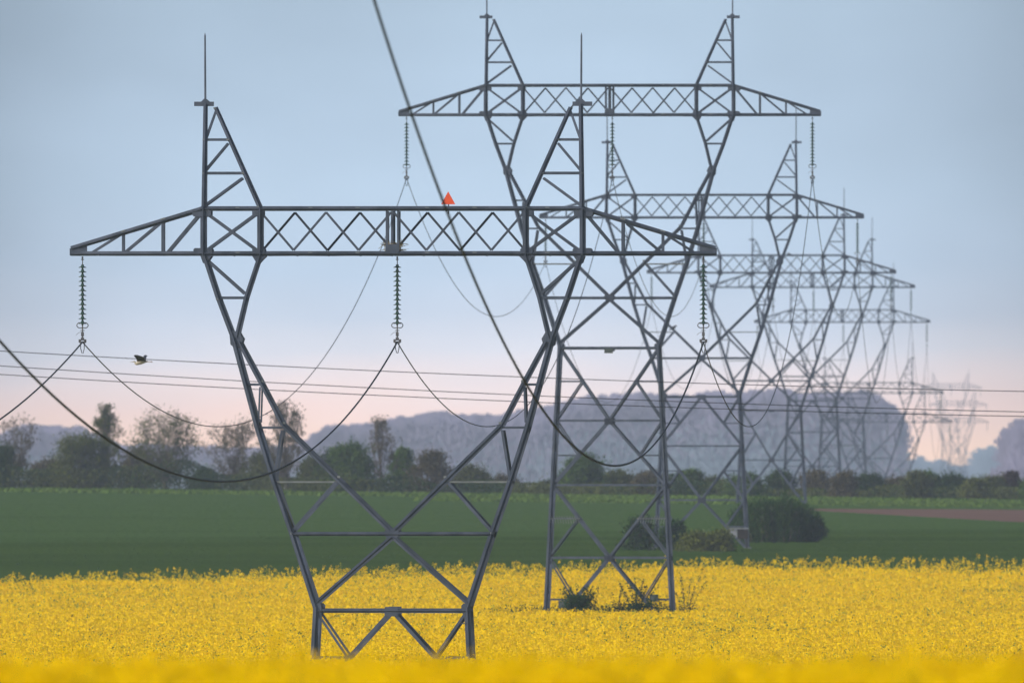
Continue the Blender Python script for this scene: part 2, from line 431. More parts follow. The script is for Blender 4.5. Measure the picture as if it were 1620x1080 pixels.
V = np.stack([np.stack([x - w*np.cos(a), y - w*np.sin(a), z - .02], -1), np.stack([x + w*np.cos(a), y + w*np.sin(a), z - .02], -1),
              np.stack([x + w*1.3*np.cos(a) + lean, y + w*np.sin(a), z + h], -1), np.stack([x - w*1.3*np.cos(a) + lean, y - w*np.sin(a), z + h*RNG.uniform(.7, 1, len(x))], -1)], 1)
tag(link('wheat', quads_mesh('wheat', V, [M['blade']])), 'young green wheat covering the field behind the rapeseed', 'crop', kind='stuff')

# rough grass bank in front of the hedge
x, y = field_pts(2480, 2680, 9)
y0 = np.where(x < -8, 2625, 2520)
ok = y > y0 + 8*strip_noise(x, y, 0.05, 5); x, y = x[ok], y[ok]
z = gz(x, y); h = RNG.uniform(0.06, 0.22, len(x)) * (1 + 0.3*strip_noise(x, y, 0.5, 9)); w = RNG.uniform(0.06, 0.2, len(x)); a = RNG.uniform(-1.2, 1.2, len(x)); lean = RNG.normal(0, .12, len(x))
V = np.stack([np.stack([x - w*np.cos(a), y - w*np.sin(a), z - .02], -1), np.stack([x + w*np.cos(a), y + w*np.sin(a), z - .02], -1),
              np.stack([x + .7*w*np.cos(a) + lean, y + w*np.sin(a), z + h], -1), np.stack([x - .9*w*np.cos(a) + lean, y - w*np.sin(a), z + h*.8], -1)], 1)
tag(link('rough_grass', quads_mesh('rough_grass', V, [M['bank']])), 'bright rough grass along the foot of the hedge', 'grass', kind='stuff')

# ------------------------------------------------------------------ rapeseed
T2C = P(964.5, 1003, 1.495)
def in_clearing(x, y, grow=0.0):
    return (((x - (T2C.x - 0.5))/(5.3 + grow))**2 + ((y - (T2C.y + 1.0))/(7.0 + grow))**2) < 1
sx_ = np.arange(-75, 76, 1.0)
rs = sheet('canopy', sx_, np.concatenate([np.arange(60, 1480, 6), np.arange(1480, 1512, 1.0), np.arange(1512, 1822, 5)]), 0.78, M['rape_sheet'],
           lambda cx, cy: (cy < rape_back(cx) - 46) & ~in_clearing(cx, cy) & (np.abs(cx) < cy*1620/F*0.5*1.6 + 4))
rs.name = 'rapeseed_field'
tag(rs, 'field of bright yellow flowering rapeseed', 'crop', kind='stuff')
def rapeseed(y0, y1, dens, npet, psize, hh, stemw):
    x, y = field_pts(y0, y1, dens)
    back = rape_back(x)
    edge = y > back - 50 + 12*strip_noise(x, y, .3, 77)
    ok = (y < back + 3*strip_noise(x, y, .8, 3)) & ~in_clearing(x, y) & ~(edge & (RNG.uniform(size=len(x)) > 0.13))
    x, y = x[ok], y[ok]
    n = len(x)
    gap = strip_noise(x, y*.7, 0.22, 21) + 0.7*strip_noise(x, y, 0.9, 22)
    top = 1.07 + RNG.normal(0, 0.055, n) + 0.06*strip_noise(x, y, 0.9, 23) - 0.40*np.clip(gap - 0.85, 0, 1.0)
    top += np.where(y < 420, .11*strip_noise(x, y, 2.2, 51) - .03, 0)
    top += np.where(RNG.uniform(size=n) < 0.02, RNG.uniform(.03, .12, n), 0)
    z = gz(x, y) + top
    base = np.stack([x, y, z], -1)
    green = ((RNG.uniform(size=n) < np.where(gap > 1.3, .75,   .015 + .14*np.clip(strip_noise(x*2.2, y, .085, 61) - .1, 0, 1))) & (y > 420)).astype(float)
    C = np.repeat(base, npet, axis=0)
    off = RNG.normal(0, 1, (n*npet, 3)) * np.array([hh*0.42, hh*0.42, hh*0.5])
    C = C + off
    s_ = RNG.uniform(.7, 1.25, n*npet)*psize
    Vp = rand_quads(C, s_, s_)
    # stem + a leaf
    w = stemw*RNG.uniform(.7, 1.5, n); lean = RNG.normal(0, .05, n)
    Vs = np.stack([np.stack([x - w, y, z - .75], -1), np.stack([x + w, y, z - .75], -1), np.stack([x + w*.5 + lean, y, z - .02], -1), np.stack([x - w*.5 + lean, y, z - .02], -1)], 1)
    Lc = base + RNG.normal(0, 1, (n, 3))*np.array([.08, .08, .06]) - np.array([0, 0, hh*1.5])
    Vl = rand_quads(Lc, RNG.uniform(.5, 1, n)*psize*1.1, RNG.uniform(.5, 1, n)*psize*.7)
    V = np.concatenate([Vp, Vs, Vl]); mi = np.concatenate([np.repeat(green, npet), np.ones(len(Vs)*2)])
    return V, mi
parts = [rapeseed(170, 330, 16, 16, 0.020, 0.11, 0.006), rapeseed(330, 900, 2.5, 8, 0.04, 0.14, 0.01),
         rapeseed(900, 1240, 5.0, 9, 0.034, 0.12, 0.010), rapeseed(1240, 1822, 3.0, 8, 0.042, 0.14, 0.013)]
V = np.concatenate([p[0] for p in parts]); mi = np.concatenate([p[1] for p in parts])
fl = link('flower_heads', quads_mesh('flower_heads', V, [M['petal'], M['rape_stem']], mi), rs)
fl['kind'] = 'stuff'

# ------------------------------------------------------------------ pylons
HEAD_D = [(-30, 3.1), (0.0, 1.55), (8.54, 0.75), (11.24, 0.6), (12.72, 0.6), (16.1, 0.07), (30, 0.07)]
def hd(z):
    return float(np.interp(z, [a for a, b in HEAD_D], [b for a, b in HEAD_D]))
def h2(x, y):      # offset px from the tower axis, pixel row on the nearest pylon -> local x, z above the waist
    return (x*0.02, (965 - y)*0.02)
WAIST = 119.5*0.02
def leg_x(z):      # half width of the body below the waist
    return WAIST - z*0.052

def bars(mb, segs, w, faces=(-1, 1), mir=True, m=0, flip=1):
    """2-D members drawn in both faces and mirrored"""
    for (x0, y0, x1, y1) in segs:
        for f in faces:
            for sx in ((-1, 1) if mir else (1,)):
                a = h2(x0, y0); b = h2(x1, y1)
                A = Vector((a[0]*sx, f*hd(a[1]), a[1])); B = Vector((b[0]*sx, f*hd(b[1]), b[1]))
                mb.angle(A, B, w, (0, f, 0), flip*sx, m)
def cross_braces(mb, nodes, w=0.06):
    """struts and lacing between front and back face along a chord given as px nodes"""
    for sx in (-1, 1):
        prev = None
        for i, (x0, y0) in enumerate(nodes):
            x_, z_ = h2(x0, y0); d_ = hd(z_)
            mb.angle((x_*sx, -d_, z_), (x_*sx, d_, z_), w, (0, 0, 1))
            if prev:
                s_ = 1 if i % 2 else -1
                mb.angle((prev[0]*sx, -s_*prev[2], prev[1]), (x_*sx, s_*d_, z_), w*.9, (sx, 0, 0))
            prev = (x_, z_, d_)
def gusset(mb, x, y, w, h, faces=(-1, 1), mir=True, cut=0.25):
    x_, z_ = h2(x, y); w *= .02; h *= .02
    for f in faces:
        for sx in ((-1, 1) if mir else (1,)):
            cx = x_*sx; c = min(w, h)*cut
            pts = [(cx-w/2+c, z_-h/2), (cx+w/2-c, z_-h/2), (cx+w/2, z_-h/2+c), (cx+w/2, z_+h/2-c), (cx+w/2-c, z_+h/2), (cx-w/2+c, z_+h/2), (cx-w/2, z_+h/2-c), (cx-w/2, z_-h/2+c)]
            mb.plate(pts, f*(hd(z_) + 0.014), 0.014)

# all coordinates below: px to the right of the tower axis, px row on the nearest pylon
HEAD = {}
def side_split(sx):
    """run bars for one side only"""
    return (sx,)
def make_head():
    # central beam
    mb = MB()
    for f in (-1, 1):
        y_ = f*0.6
        for row in (330, 401):
            z_ = h2(0, row)[1]
            mb.angle((-6.06, y_, z_), (6.06, y_, z_), 0.145, (0, f, 0), 1 if row == 330 else -1)
        # zigzag, in opposite phase on the two faces
        n = 4
        for sx in (-1, 1):
            for k in range(n):
                xa = 4.16 - k*1.03; xb = xa - 1.03
                hi, lo = h2(0, 336)[1], h2(0, 396)[1]
                za, zb = (hi, lo) if (k % 2 == 0) == (f == -1) else (lo, hi)
                mb.angle((xa*sx, y_, za), (xb*sx, y_, zb), 0.075, (0, f, 0), sx)
        for px_ in (-9, 9):
            mb.angle((px_*.02, y_, h2(0, 334)[1]), (px_*.02, y_, h2(0, 400)[1]), 0.07, (0, f, 0), 1 if px_ > 0 else -1)
        # X panels under the peaks
    bars(mb, [(210, 334, 300, 400), (300, 334, 210, 400)], 0.085)
    bars(mb, [(300, 328, 300, 404), (210, 328, 210, 404)], 0.165)
    mb.angle((0, 0, h2(0, 334)[1]), (0, 0, h2(0, 398)[1]), 0.14, (0, -1, 0))
    gusset(mb, 302, 337, 30, 12); gusset(mb, 300, 397, 30, 9); gusset(mb, 213, 337, 18, 11); gusset(mb, 212, 397, 20, 9)
    gusset(mb, 0, 394, 22, 15, mir=False)
    for row in (330, 402):
        z_ = h2(0, row)[1]
        k = 0
        for xx in np.linspace(-6, 6, 13):
            mb.angle((xx, -.6, z_), (xx, .6, z_), 0.07, (0, 0, 1))
            if k < 12: mb.angle((xx, -.6 if k % 2 else .6, z_), (xx + 1, .6 if k % 2 else -.6, z_), 0.06, (0, 0, 1))
            k += 1
    # splice plates: short bright fish plates on the chords
    for sx in (-1, 1):
        for xx in (1.1, 2.6, 4.9):
            for row in (329, 400):
                z_ = h2(0, row)[1]
                mb.flat((xx*sx - .07, -.612, z_), (xx*sx + .07, -.612, z_), 0.05, 0.012, (0, -1, 0), 1)
    HEAD['central_beam'] = mb.mesh('central_beam', [M['steel'], M['steel_light']])
    # side arm (drawn to +x, the other is its mirror)
    for sx, key in ((1, 'R'), (-1, 'L')):
        mb = MB()
        def yy(x):  # half depth along the arm
            return 0.6 - (x - 300)/212*0.5
        def top(x):
            return 330 + (x - 300)/212*64
        def seg(x0, y0, x1, y1, w, fl=1):
            for f in (-1, 1):
                a = h2(x0, y0); b = h2(x1, y1)
                mb.angle((a[0]*sx, f*yy(x0), a[1]), (b[0]*sx, f*yy(x1), b[1]), w, (0, f, 0), fl*sx)
        seg(300, 330, 510, 393, 0.15); seg(303, 401, 511, 401, 0.145, -1)
        seg(364, top(364)+2, 364, 399, 0.09); seg(427, top(427)+2, 427, 399, 0.08)
        seg(304, 337, 356, 399, 0.095); seg(370, 354, 424, 399, 0.085); seg(433, 372, 476, 399, 0.075)
        prev = None
        for i, x0 in enumerate((332, 364, 396, 427, 465, 500)):
            xx = x0*.02*sx
            mb.angle((xx, -yy(x0), h2(0, 401)[1]), (xx, yy(x0), h2(0, 401)[1]), .06, (0, 0, 1))
            mb.angle((xx, -yy(x0), h2(0, top(x0))[1]), (xx, yy(x0), h2(0, top(x0))[1]), .06, (0, 0, 1))
            if prev is not None:
                mb.angle((prev[0], -prev[1] if i % 2 else prev[1], h2(0, 402)[1]), (xx, yy(x0) if i % 2 else -yy(x0), h2(0, 402)[1]), .055, (0, 0, 1))
            prev = (xx, yy(x0))
        pts = [(a*.02*sx, h2(0, b)[1]) for a, b in ((485, 404), (512, 404), (512, 393), (485, 385))]
        mb.plate(pts, -.135, .014); mb.plate(pts, .135, .014)
        # raised fish plates on the top chord
        for x0 in (364, 427):
            a = h2(x0 - 4, top(x0 - 4) - 3); b = h2(x0 + 4, top(x0 + 4) - 3)
            mb.flat((a[0]*sx, -yy(x0) - .012, a[1]), (b[0]*sx, -yy(x0) - .012, b[1]), .05, .012, (0, -1, 0), 1)
        HEAD['side_arm' + key] = mb.mesh('side_arm', [M['steel'], M['steel_light']])
        # earth wire peak
        mb = MB()
        def seg2(x0, y0, x1, y1, w, fl=1, m=0):
            for f in (-1, 1):
                a = h2(x0, y0); b = h2(x1, y1)
                mb.angle((a[0]*sx, f*hd(a[1]), a[1]), (b[0]*sx, f*hd(b[1]), b[1]), w, (0, f, 0), fl*sx, m)
        seg2(299, 328, 297, 164, 0.135, -1); seg2(211, 327, 281, 170, 0.13)
        seg2(297, 221, 262, 221, 0.08); seg2(297, 274, 237, 274, 0.085)
        seg2(297, 325, 238, 282, 0.08); seg2(297, 270, 261, 227, 0.075); seg2(296, 219, 280, 174, 0.07)
        for (x0, y0) in ((297, 274), (236, 274), (297, 221), (260, 221)):
            a = h2(x0, y0); mb.angle((a[0]*sx, -hd(a[1]), a[1]), (a[0]*sx, hd(a[1]), a[1]), .055, (0, 0, 1))
        for (x0, y0) in ((236, 274), (260, 221), (298, 221), (298, 274), (281, 171), (211, 327)):
            a = h2(x0, y0); mb.box((a[0]*sx + .03*sx, -hd(a[1]) - .02, a[1]), .075, .012, .05, 1)
        HEAD['peak' + key] = mb.mesh('peak', [M['steel'], M['steel_light']])
        mb = MB()
        a = h2(284, 161); b = h2(315, 168)
        mb.box(((a[0]+b[0])/2*sx, 0, (a[1]+b[1])/2), .62, .18, .14)
        mb.plate([(h2(x0, 0)[0]*sx, h2(0, y0)[1]) for x0, y0 in ((290, 161), (304, 161), (299, 156), (296, 156))], -.07, .02)
        mb.box((5.62*sx, -.02, h2(0, 171)[1]), .12, .14, .05)
        HEAD['bracket' + key] = mb.mesh('bracket', [M['steel']])
        mb = MB()
        zt, zb = h2(0, 52)[1], h2(0, 160)[1]
        mb.tube([(5.95*sx, 0, zb), (5.955*sx, 0, zb + 1), (5.96*sx, 0, zt - .1), (5.96*sx, 0, zt)], [.036, .034, .028, .006], 6)
        HEAD['rod' + key] = mb.mesh('lightning_rod', [M['steel']])
        # fork arm: the bent frame between beam and body
        mb = MB()
        def seg3(x0, y0, x1, y1, w, fl=1, m=0):
            for f in (-1, 1):
                a = h2(x0, y0); b = h2(x1, y1)
                mb.angle((a[0]*sx, f*hd(a[1]), a[1]), (b[0]*sx, f*hd(b[1]), b[1]), w, (0, f, 0), fl*sx, m)
        outer = [(298, 404), (276, 471), (252, 534), (213, 677), (187, 760), (158, 843), (120, 960)]
        for p_, q_ in zip(outer[:-1], outer[1:]): seg3(*p_, *q_, 0.165 if p_[1] > 530 else .15, -1)
        inner = [(210, 404), (232, 471), (247, 534)]
        for p_, q_ in zip(inner[:-1], inner[1:]): seg3(*p_, *q_, 0.125)
        low = [(243, 540), (208, 605), (173, 672), (86, 758), (4, 838)]
        for p_, q_ in zip(low[:-1], low[1:]): seg3(*p_, *q_, 0.14 if p_[1] < 600 else .13)
        seg3(275, 471, 233, 471, .08); seg3(296, 410, 234, 465, .085)
        seg3(231, 608, 209, 608, .07); seg3(209, 612, 211, 668, .06); seg3(213, 676, 174, 676, .07)
        seg3(174, 680, 186, 755, .08); seg3(186, 762, 88, 762, .055, 1, 1); seg3(88, 762, 156, 838, .09)
        seg3(0, 848, 120, 953, .115, -1)
        cross = [(276, 471), (252, 536), (231, 608), (213, 677), (187, 760), (158, 843), (120, 958)]
        prev = None
        for i, (x0, y0) in enumerate(cross):
            x_, z_ = h2(x0, y0); d_ = hd(z_)
            mb.angle((x_*sx, -d_, z_), (x_*sx, d_, z_), .07, (0, 0, 1))
            if prev:
                s_ = 1 if i % 2 else -1
                mb.angle((prev[0]*sx, -s_*prev[2], prev[1]), (x_*sx, s_*d_, z_), .065, (sx, 0, 0))
            prev = (x_, z_, d_)
        for (x0, y0) in ((233, 471), (209, 606), (173, 674), (87, 760)):
            x_, z_ = h2(x0, y0); d_ = hd(z_); mb.angle((x_*sx, -d_, z_), (x_*sx, d_, z_), .06, (0, 0, 1))
        for f in (-1, 1):   # long gusset at the knuckle
            pts = [(a*.02*sx, h2(0, b)[1]) for a, b in ((258, 524), (243, 524), (236, 536), (240, 549), (246, 553), (256, 545))]
            z_ = h2(0, 538)[1]; mb.plate(pts, f*(hd(z_) + .016), .014)
            pts = [(a*.02*sx, h2(0, b)[1]) for a, b in ((200, 405), (222, 405), (217, 413), (213, 419), (208, 413))]
            mb.plate(pts, f*.62, .014)
            pts = [(a*.02*sx, h2(0, b)[1]) for a, b in ((286, 405), (304, 405), (300, 416), (295, 418))]
            mb.plate(pts, f*.62, .014)
        for (x0, y0) in ((206, 603), (84, 754), (171, 669), (277, 473), (158, 843)):
            x_, z_ = h2(x0, y0); mb.box((x_*sx, -hd(z_) - .022, z_), .09, .012, .07, 1)
        HEAD['fork_arm' + key] = mb.mesh('fork_arm', [M['steel'], M['steel_light']])
    # waist frame: horizontals at 843 and 965 with centre gussets
    mb = MB()
    for f in (-1, 1):
        z_ = h2(0, 844)[1]; mb.angle((-3.16, f*hd(z_), z_), (3.16, f*hd(z_), z_), .125, (0, f, 0), 1)
        z_ = h2(0, 965)[1]; mb.angle((-2.38, f*hd(z_), z_), (2.38, f*hd(z_), z_), .125, (0, f, 0), -1)
    gusset(mb, 0, 843, 22, 15, mir=False); gusset(mb, 0, 968, 22, 10, mir=False); gusset(mb, 117, 962, 13, 17)
    z_ = 0.0
    mb.angle((-2.3, -1.5, 0), (2.3, 1.5, 0), .07, (0, 0, 1)); mb.angle((-2.3, 1.5, -.01), (2.3, -1.5, -.01), .07, (0, 0, 1))
    HEAD['waist_frame'] = mb.mesh('waist_frame', [M['steel'], M['steel_light']])
make_head()

def body_meshes(panels, z0):
    """legs (4 meshes) and bracing for a body of given panels [(height, 'V'|'L')] hanging below the waist at z0"""
    total = sum(p[0] for p in panels)
    legs = []
    def pt(sx, f, z): return Vector((sx*leg_x(z), f*hd(z), z))
    for f in (-1, 1):
        for sx in (-1, 1):
            mb = MB()
            mb.angle(pt(sx, f, .1), pt(sx, f, -total), .18, (0, f, 0), -sx)
            # joint covers every few metres and the concrete stub
            for zz in np.arange(-2.0, -total, -3.1):
                p = pt(sx, f, zz); mb.box((p.x, p.y + f*.02, p.z), .05, .014, .5, 1)
            p = pt(sx, f, -total); mb.box((p.x, p.y - f*.09, p.z - .12), .55, .55, .5, 1)
            if sx == 1 and f == -1:
                for k, zz in enumerate(np.arange(-.4, -total + .5, -.62)):
                    p = pt(sx, f, zz); mb.box((p.x - .13 + .26*(k % 2), p.y - .01, p.z), .16, .025, .03)
            legs.append(mb.mesh('leg', [M['steel'], M['steel_light']]))
    mb = MB(); z = 0.0
    for i, (h, kind) in enumerate(panels):
        zb = z - h
        for f in (-1, 1):
            for sx in (-1, 1):
                C_top = Vector((0, f*hd(z), z)); C_bot = Vector((0, f*hd(zb), zb))
                a, b = (C_top, pt(sx, f, zb)) if kind == 'L' else (C_bot, pt(sx, f, z))
                mb.angle(a, b, .105, (0, f, 0), sx*(1 if kind == 'L' else -1))
                Q = a.lerp(b, .54); L_ = pt(sx, f, Q.z)
                mb.angle(L_, Q, .075, (0, f, 0), sx)
                mb.angle(pt(sx, f, z if kind == 'L' else zb), Q, .08, (0, f, 0), sx)
                # side face: one diagonal per panel
                mb.angle(pt(sx, f, z), pt(sx, -f, zb), .07, (sx, 0, 0), f)
            if zb > -total + .1:
                mb.angle(pt(-1, f, zb), pt(1, f, zb), .10, (0, f, 0), 1)
            c = C_top if kind == 'L' else C_bot
            mb.box((0, f*(hd(c.z) + .02), c.z - .03), .42, .014, .3)
        for sx in (-1, 1):
            if zb > -total + .1: mb.angle(pt(sx, -1, zb), pt(sx, 1, zb), .09, (sx, 0, 0))
        z = zb
    return legs, mb.mesh('bracing', [M['steel'], M['steel_light']]), total

LINE_ROT = -0.034
ORD = ['nearest', 'second', 'third', 'fourth', 'fifth', 'sixth', 'seventh', 'eighth']
def pylon(pos_x, pos_y, chord_z, panels, label, name='lattice_pylon', full=True):
    waist_z = chord_z - 11.24
    total = sum(p[0] for p in panels)
    t = empty(name, (pos_x, pos_y, waist_z - total), LINE_ROT)
    tag(t, label, 'pylon', 'power line pylons in a row')
    up = Vector((0, 0, total))
    legs, br, _ = body_meshes(panels, total)
    for me in legs: link('leg', me, t, up)
    link('bracing', br, t, up)
    link('waist_frame', HEAD['waist_frame'], t, up)
    link('central_beam', HEAD['central_beam'], t, up)
    for k in 'LR':
        link('fork_arm', HEAD['fork_arm' + k], t, up)
        link('side_arm', HEAD['side_arm' + k], t, up)
        pk = link('peak', HEAD['peak' + k], t, up)
        link('lightning_rod', HEAD['rod' + k], pk); link('bracket', HEAD['bracket' + k], pk)
    return t

# d (km), axis px, row of the bottom chord on the photograph, panels below the waist
def fit(panels, h):
    s_ = h/sum(p[0] for p in panels); return [(p[0]*s_, p[1]) for p in panels]
TW = [(0.977, 622, 403, 'L'), (1.495, 964.5, 183, 'VLVL'), (1.946, 1110, 345, 'LVL'), (2.533, 1220.5, 432, 'VL'), (3.07, 1285, 455, 'LVL'),
      (3.586, 1332.5, 510, 'LVL'), (4.2, 1374, 622, 'L'), (4.75, 1402, 668, 'L')]
LAB = ['nearest and largest grey lattice pylon, standing sharp at the front left in the rapeseed',
       'second lattice pylon, the tallest, its feet among weeds in the rapeseed clearing',
       'third lattice pylon, standing in the green wheat beside the big round bush',
       'fourth lattice pylon, half hidden behind the third, a dark bird on its beam',
       'fifth lattice pylon, its beam just below and right of the beam of the fourth',
       'sixth lattice pylon, hazy, its slim beam the lowest one still wholly above the far wood',
       'seventh lattice pylon, pale, its beam lying along the top edge of the far wood',
       'eighth lattice pylon, faint, its beam below the top of the far wood']
POS = []
for i, (d, xc, row, pat) in enumerate(TW):
    p = P(xc, row, d)
    g = gzf(p.x, p.y)
    waist = p.z - 11.24
    H = max(2.0, waist - g)
    hs = {'V': 3.5, 'L': 3.2}
    panels = fit([(hs[c], c) for c in pat], H)
    if i == 1: panels = fit([(3.52, 'V'), (3.12, 'L'), (3.52, 'V'), (3.75, 'L')], H)
    t = pylon(p.x, p.y, p.z, panels, LAB[i])
    POS.append((p.x, p.y, p.z, t, H))
# the pylon before the nearest one: it stands to the left, outside the picture
_x0 = POS[0][0] + (450 - 977)*0.0164 - 0.42
pylon(_x0, 450, 20.2, fit([(3.5, 'V'), (3.2, 'L')], 20.2 - 11.24 - gzf(_x0, 450)), 'lattice pylon standing outside the picture, to the left of the camera')
# pylons of the bend, far off
for (d, xc, row, lb) in ((10.2, 1504, 614, 'very faint far pylon with the highest beam of the hazy cluster at the right'),
                         (10.8, 1516, 641, 'very faint far pylon with the middle beam of the hazy cluster at the right'),
                         (9.6, 1512, 668, 'very faint far pylon with the lowest beam of the hazy cluster at the right')):
    p = P(xc, row, d); g = gzf(p.x, p.y); H = p.z - 11.24 - g
    t = pylon(p.x, p.y, p.z, fit([(5, 'V'), (5, 'L'), (5, 'V'), (5, 'L')], H), lb)
    POS.append((p.x, p.y, p.z, t, H))

# extras on single pylons (parts of them)
def on(t, H): return Vector((0, 0, H))
# 2nd pylon: small plate in mid height, number plates low down, anti-climb guards
x0, y0, z0, t2, H2 = POS[1]
mb = MB(); mb.box((0, -hd(0) - .06, -.14), .42, .03, .24); mb.build('plate', [M['plate']], t2, on(t2, H2))
zlow = -(H2 - (3.75*(H2/13.91))*0.45)
for sx, dz_ in ((-1, -.18), (1, .12)):
    mb = MB(); mb.box((sx*2.2, -hd(zlow) - .07, zlow + dz_), .42, .03, .34); mb.build('number_plate', [M['plate']], t2, on(t2, H2))
zg = -((3.52 + 3.12 + 3.52*.46)*(H2/13.91))
for sx, f in ((-1, -1), (1, -1), (-1, 1), (1, 1)):
    mb = MB()
    xo = leg_x(zg)
    if True:
        mb.angle((sx*xo, f*(hd(zg) + .05), zg), (sx*(xo - 1.45), f*(hd(zg) + .05), zg), .05, (0, f, 0), 1, 1)
        for k in range(11):
            xx = xo - .1 - k*.125
            mb.tube([(sx*xx, f*(hd(zg) + .07), zg + .02), (sx*(xx - .05), f*(hd(zg) + .13), zg - .24)], .013, 4, 1)
            mb.tube([(sx*xx, f*(hd(zg) + .07), zg + .02), (sx*(xx + .04), f*(hd(zg) + .13), zg + .12)], .011, 4, 1)
    mb.build('anti_climb_guard', [M['steel'], M['steel_light']], t2, on(t2, H2))

# orange triangle marker on the beam of the nearest pylon
x0, y0, z0, t1, H1 = POS[0]
q = P(709, 324, 0.977)
mk = empty('triangle_marker', (q.x, q.y + .62, q.z - .1)); tag(mk, 'small orange triangle sign standing on the beam of the nearest pylon', 'sign')
mb = MB(); mb.plate([(-.225, .12), (.225, .12), (.0, .53)], 0, .012); mb.build('panel', [M['orange']], mk)
mb = MB(); mb.box((.01, .02, -.02), .04, .025, .32); mb.build('post', [M['steel']], mk)
# nest of dry twigs on the centre of the beam
q = P(622, 397, 0.977); mb = MB()
for k in range(110):
    a = random.uniform(0, 6.28); r_ = random.uniform(.05, .33)
    c = Vector((math.cos(a)*r_, math.sin(a)*r_*1.3, random.uniform(0.0, .26)))
    d_ = Vector((random.uniform(-1, 1), random.uniform(-1, 1), random.uniform(-.35, .5))).normalized()*random.uniform(.12, .28)
    mb.tube([c - d_, c + Vector((0, 0, random.uniform(-.03, .03))), c + d_], [.008, .009, .004], 4, 0, False)
tag(mb.build('nest', [M['twigs']], None, (q.x, q.y, q.z - .02)), 'ragged nest of dry twigs in the middle of the nearest pylon beam', 'nest')

# box by the right leg of the third pylon
q = P(1168, 851, 1.944); bx = empty('utility_box', (q.x, q.y - 2.8, gzf(q.x, q.y - 2.8)))
bx.location.z = P(1168, 851, 1.944).z
tag(bx, 'small white and dark brown box at the right foot of the third pylon', 'box')
mb = MB(); mb.box((-.32, 0, .33), .46, .5, .5); mb.box((.02, -.02, .62), 1.22, .6, .07); mb.build('white_side', [M['white_panel']], bx)
mb = MB(); mb.box((0.26, .01, .27), .66, .52, .6); mb.build('brown_front', [M['brown_panel']], bx)
mb = MB(); [mb.box((a_, b_, -.36), .07, .07, .75) for a_ in (-.5, .5) for b_ in (-.2, .2)]; mb.build('stand', [M['brown_panel']], bx)

# ------------------------------------------------------------------ insulator strings
mb = MB()
mb.lathe([(.018, .075), (.045, .07), (.05, .02), (.07, .01), (.118, -.012), (.127, -.024), (.118, -.03), (.08, -.022), (.035, -.03), (.025, -.075)], n=16)
DISC = mb.mesh('disc', [M['glass']])
for p_ in DISC.polygons: p_.use_smooth = True
mb = MB(); mb.tube([(0, 0, 0), (0, 0, -.28)], .016, 6); mb.box((0, 0, -.09), .09, .05, .03); mb.box((0, 0, -.03), .05, .09, .07)
HANG = mb.mesh('hanger', [M['fitting']])
mb = MB()
for s_ in (-1, 1):
    mb.tube([(s_*(.03 + .11*math.sin(a)*1.0 + .04), 0, -2.17 + .085*math.cos(a)) for a in np.linspace(-.55, 3.7, 12)], .014, 6)
mb.tube([(-.14, 0, -2.09), (.14, 0, -2.09)], .012, 5)
RING = mb.mesh('arcing_ring', [M['fitting']])
mb = MB()
mb.tube([(0, 0, -2.02), (0, 0, -2.62)], .022, 6); mb.box((0, 0, -2.33), .13, .05, .025); mb.box((0, 0, -2.45), .09, .06, .13); mb.box((0, 0, -2.60), .10, .07, .10)
mb.box((0, 0, -2.70), .20, .34, .05)
for s_ in (-1, 1): mb.box((s_*.085, 0, -2.66), .07, .12, .10)
mb.tube([(-.01, 0, -2.38), (-.12, 0, -2.40), (-.21, 0, -2.48)], .008, 4)
CLAMP = mb.mesh('clamp', [M['fitting']])
mb = MB()
mb.tube([(-.06, -.05, -2.7), (-.055, -.05, -2.9), (-.02, -.02, -3.04), (.015, .02, -3.05), (.05, .05, -2.92), (.06, .05, -2.7)], .013, 6)
LOOP = mb.mesh('jumper_loop', [M['wire']])
def far_string():
    mb = MB(); mb.tube([(0, 0, 0), (0, 0, -2.62)], .03, 5)
    for k in range(13):
        z_ = -.32 - k*.15; mb.lathe([(.03, z_ + .05), (.12, z_ - .01), (.12, z_ - .03), (.03, z_ - .05)], n=8)
    mb.box((0, 0, -2.66), .2, .3, .1)
    return mb.mesh('insulator_string', [M['glass']])
FAR = far_string()
CL = []
SIDES = (('left', -9.84), ('middle', .13), ('right', 9.82))
def strings(x, y, z, rz, who, detail, make=True, k_=1.0):
    res = []
    for nm, off in SIDES:
        lx = x + off*math.cos(rz); ly = y + off*math.sin(rz); lz = z - .06
        if make:
            where = {'left': 'left arm tip', 'middle': 'middle of the beam', 'right': 'right arm tip'}[nm]
            lb = 'string of dark discs under the %s of the %s' % (where, who)
            if detail:
                s_ = empty('insulator_string', (lx, ly, lz), rz)
                link('hanger', HANG, s_)
                for k in range(13): link('disc', DISC, s_, (0, 0, -.32 - k*.148))
                link('arcing_ring', RING, s_); link('clamp', CLAMP, s_); link('jumper_loop', LOOP, s_)
            else:
                s_ = link('insulator_string', FAR, None, (lx, ly, lz)); s_.rotation_euler = (0, 0, rz)
            s_.scale = (1, 1, k_)
            tag(s_, lb, 'insulator', 'insulator strings hanging from the pylons')
        res.append(Vector((lx, ly, lz - 2.70*k_)))
    return res
C0 = strings(_x0, 450, 20.2, LINE_ROT, 'pylon outside the picture', False)
FARN = ['faintest highest pylon', 'faint middle pylon', 'faint lowest pylon']
for i, (x, y, z, t, H) in enumerate(POS):
    CL.append(strings(x, y, z, LINE_ROT, (ORD[i] + ' pylon') if i < 8 else FARN[i-8], i < 4, True, 1.1 if i == 1 else 1.0))

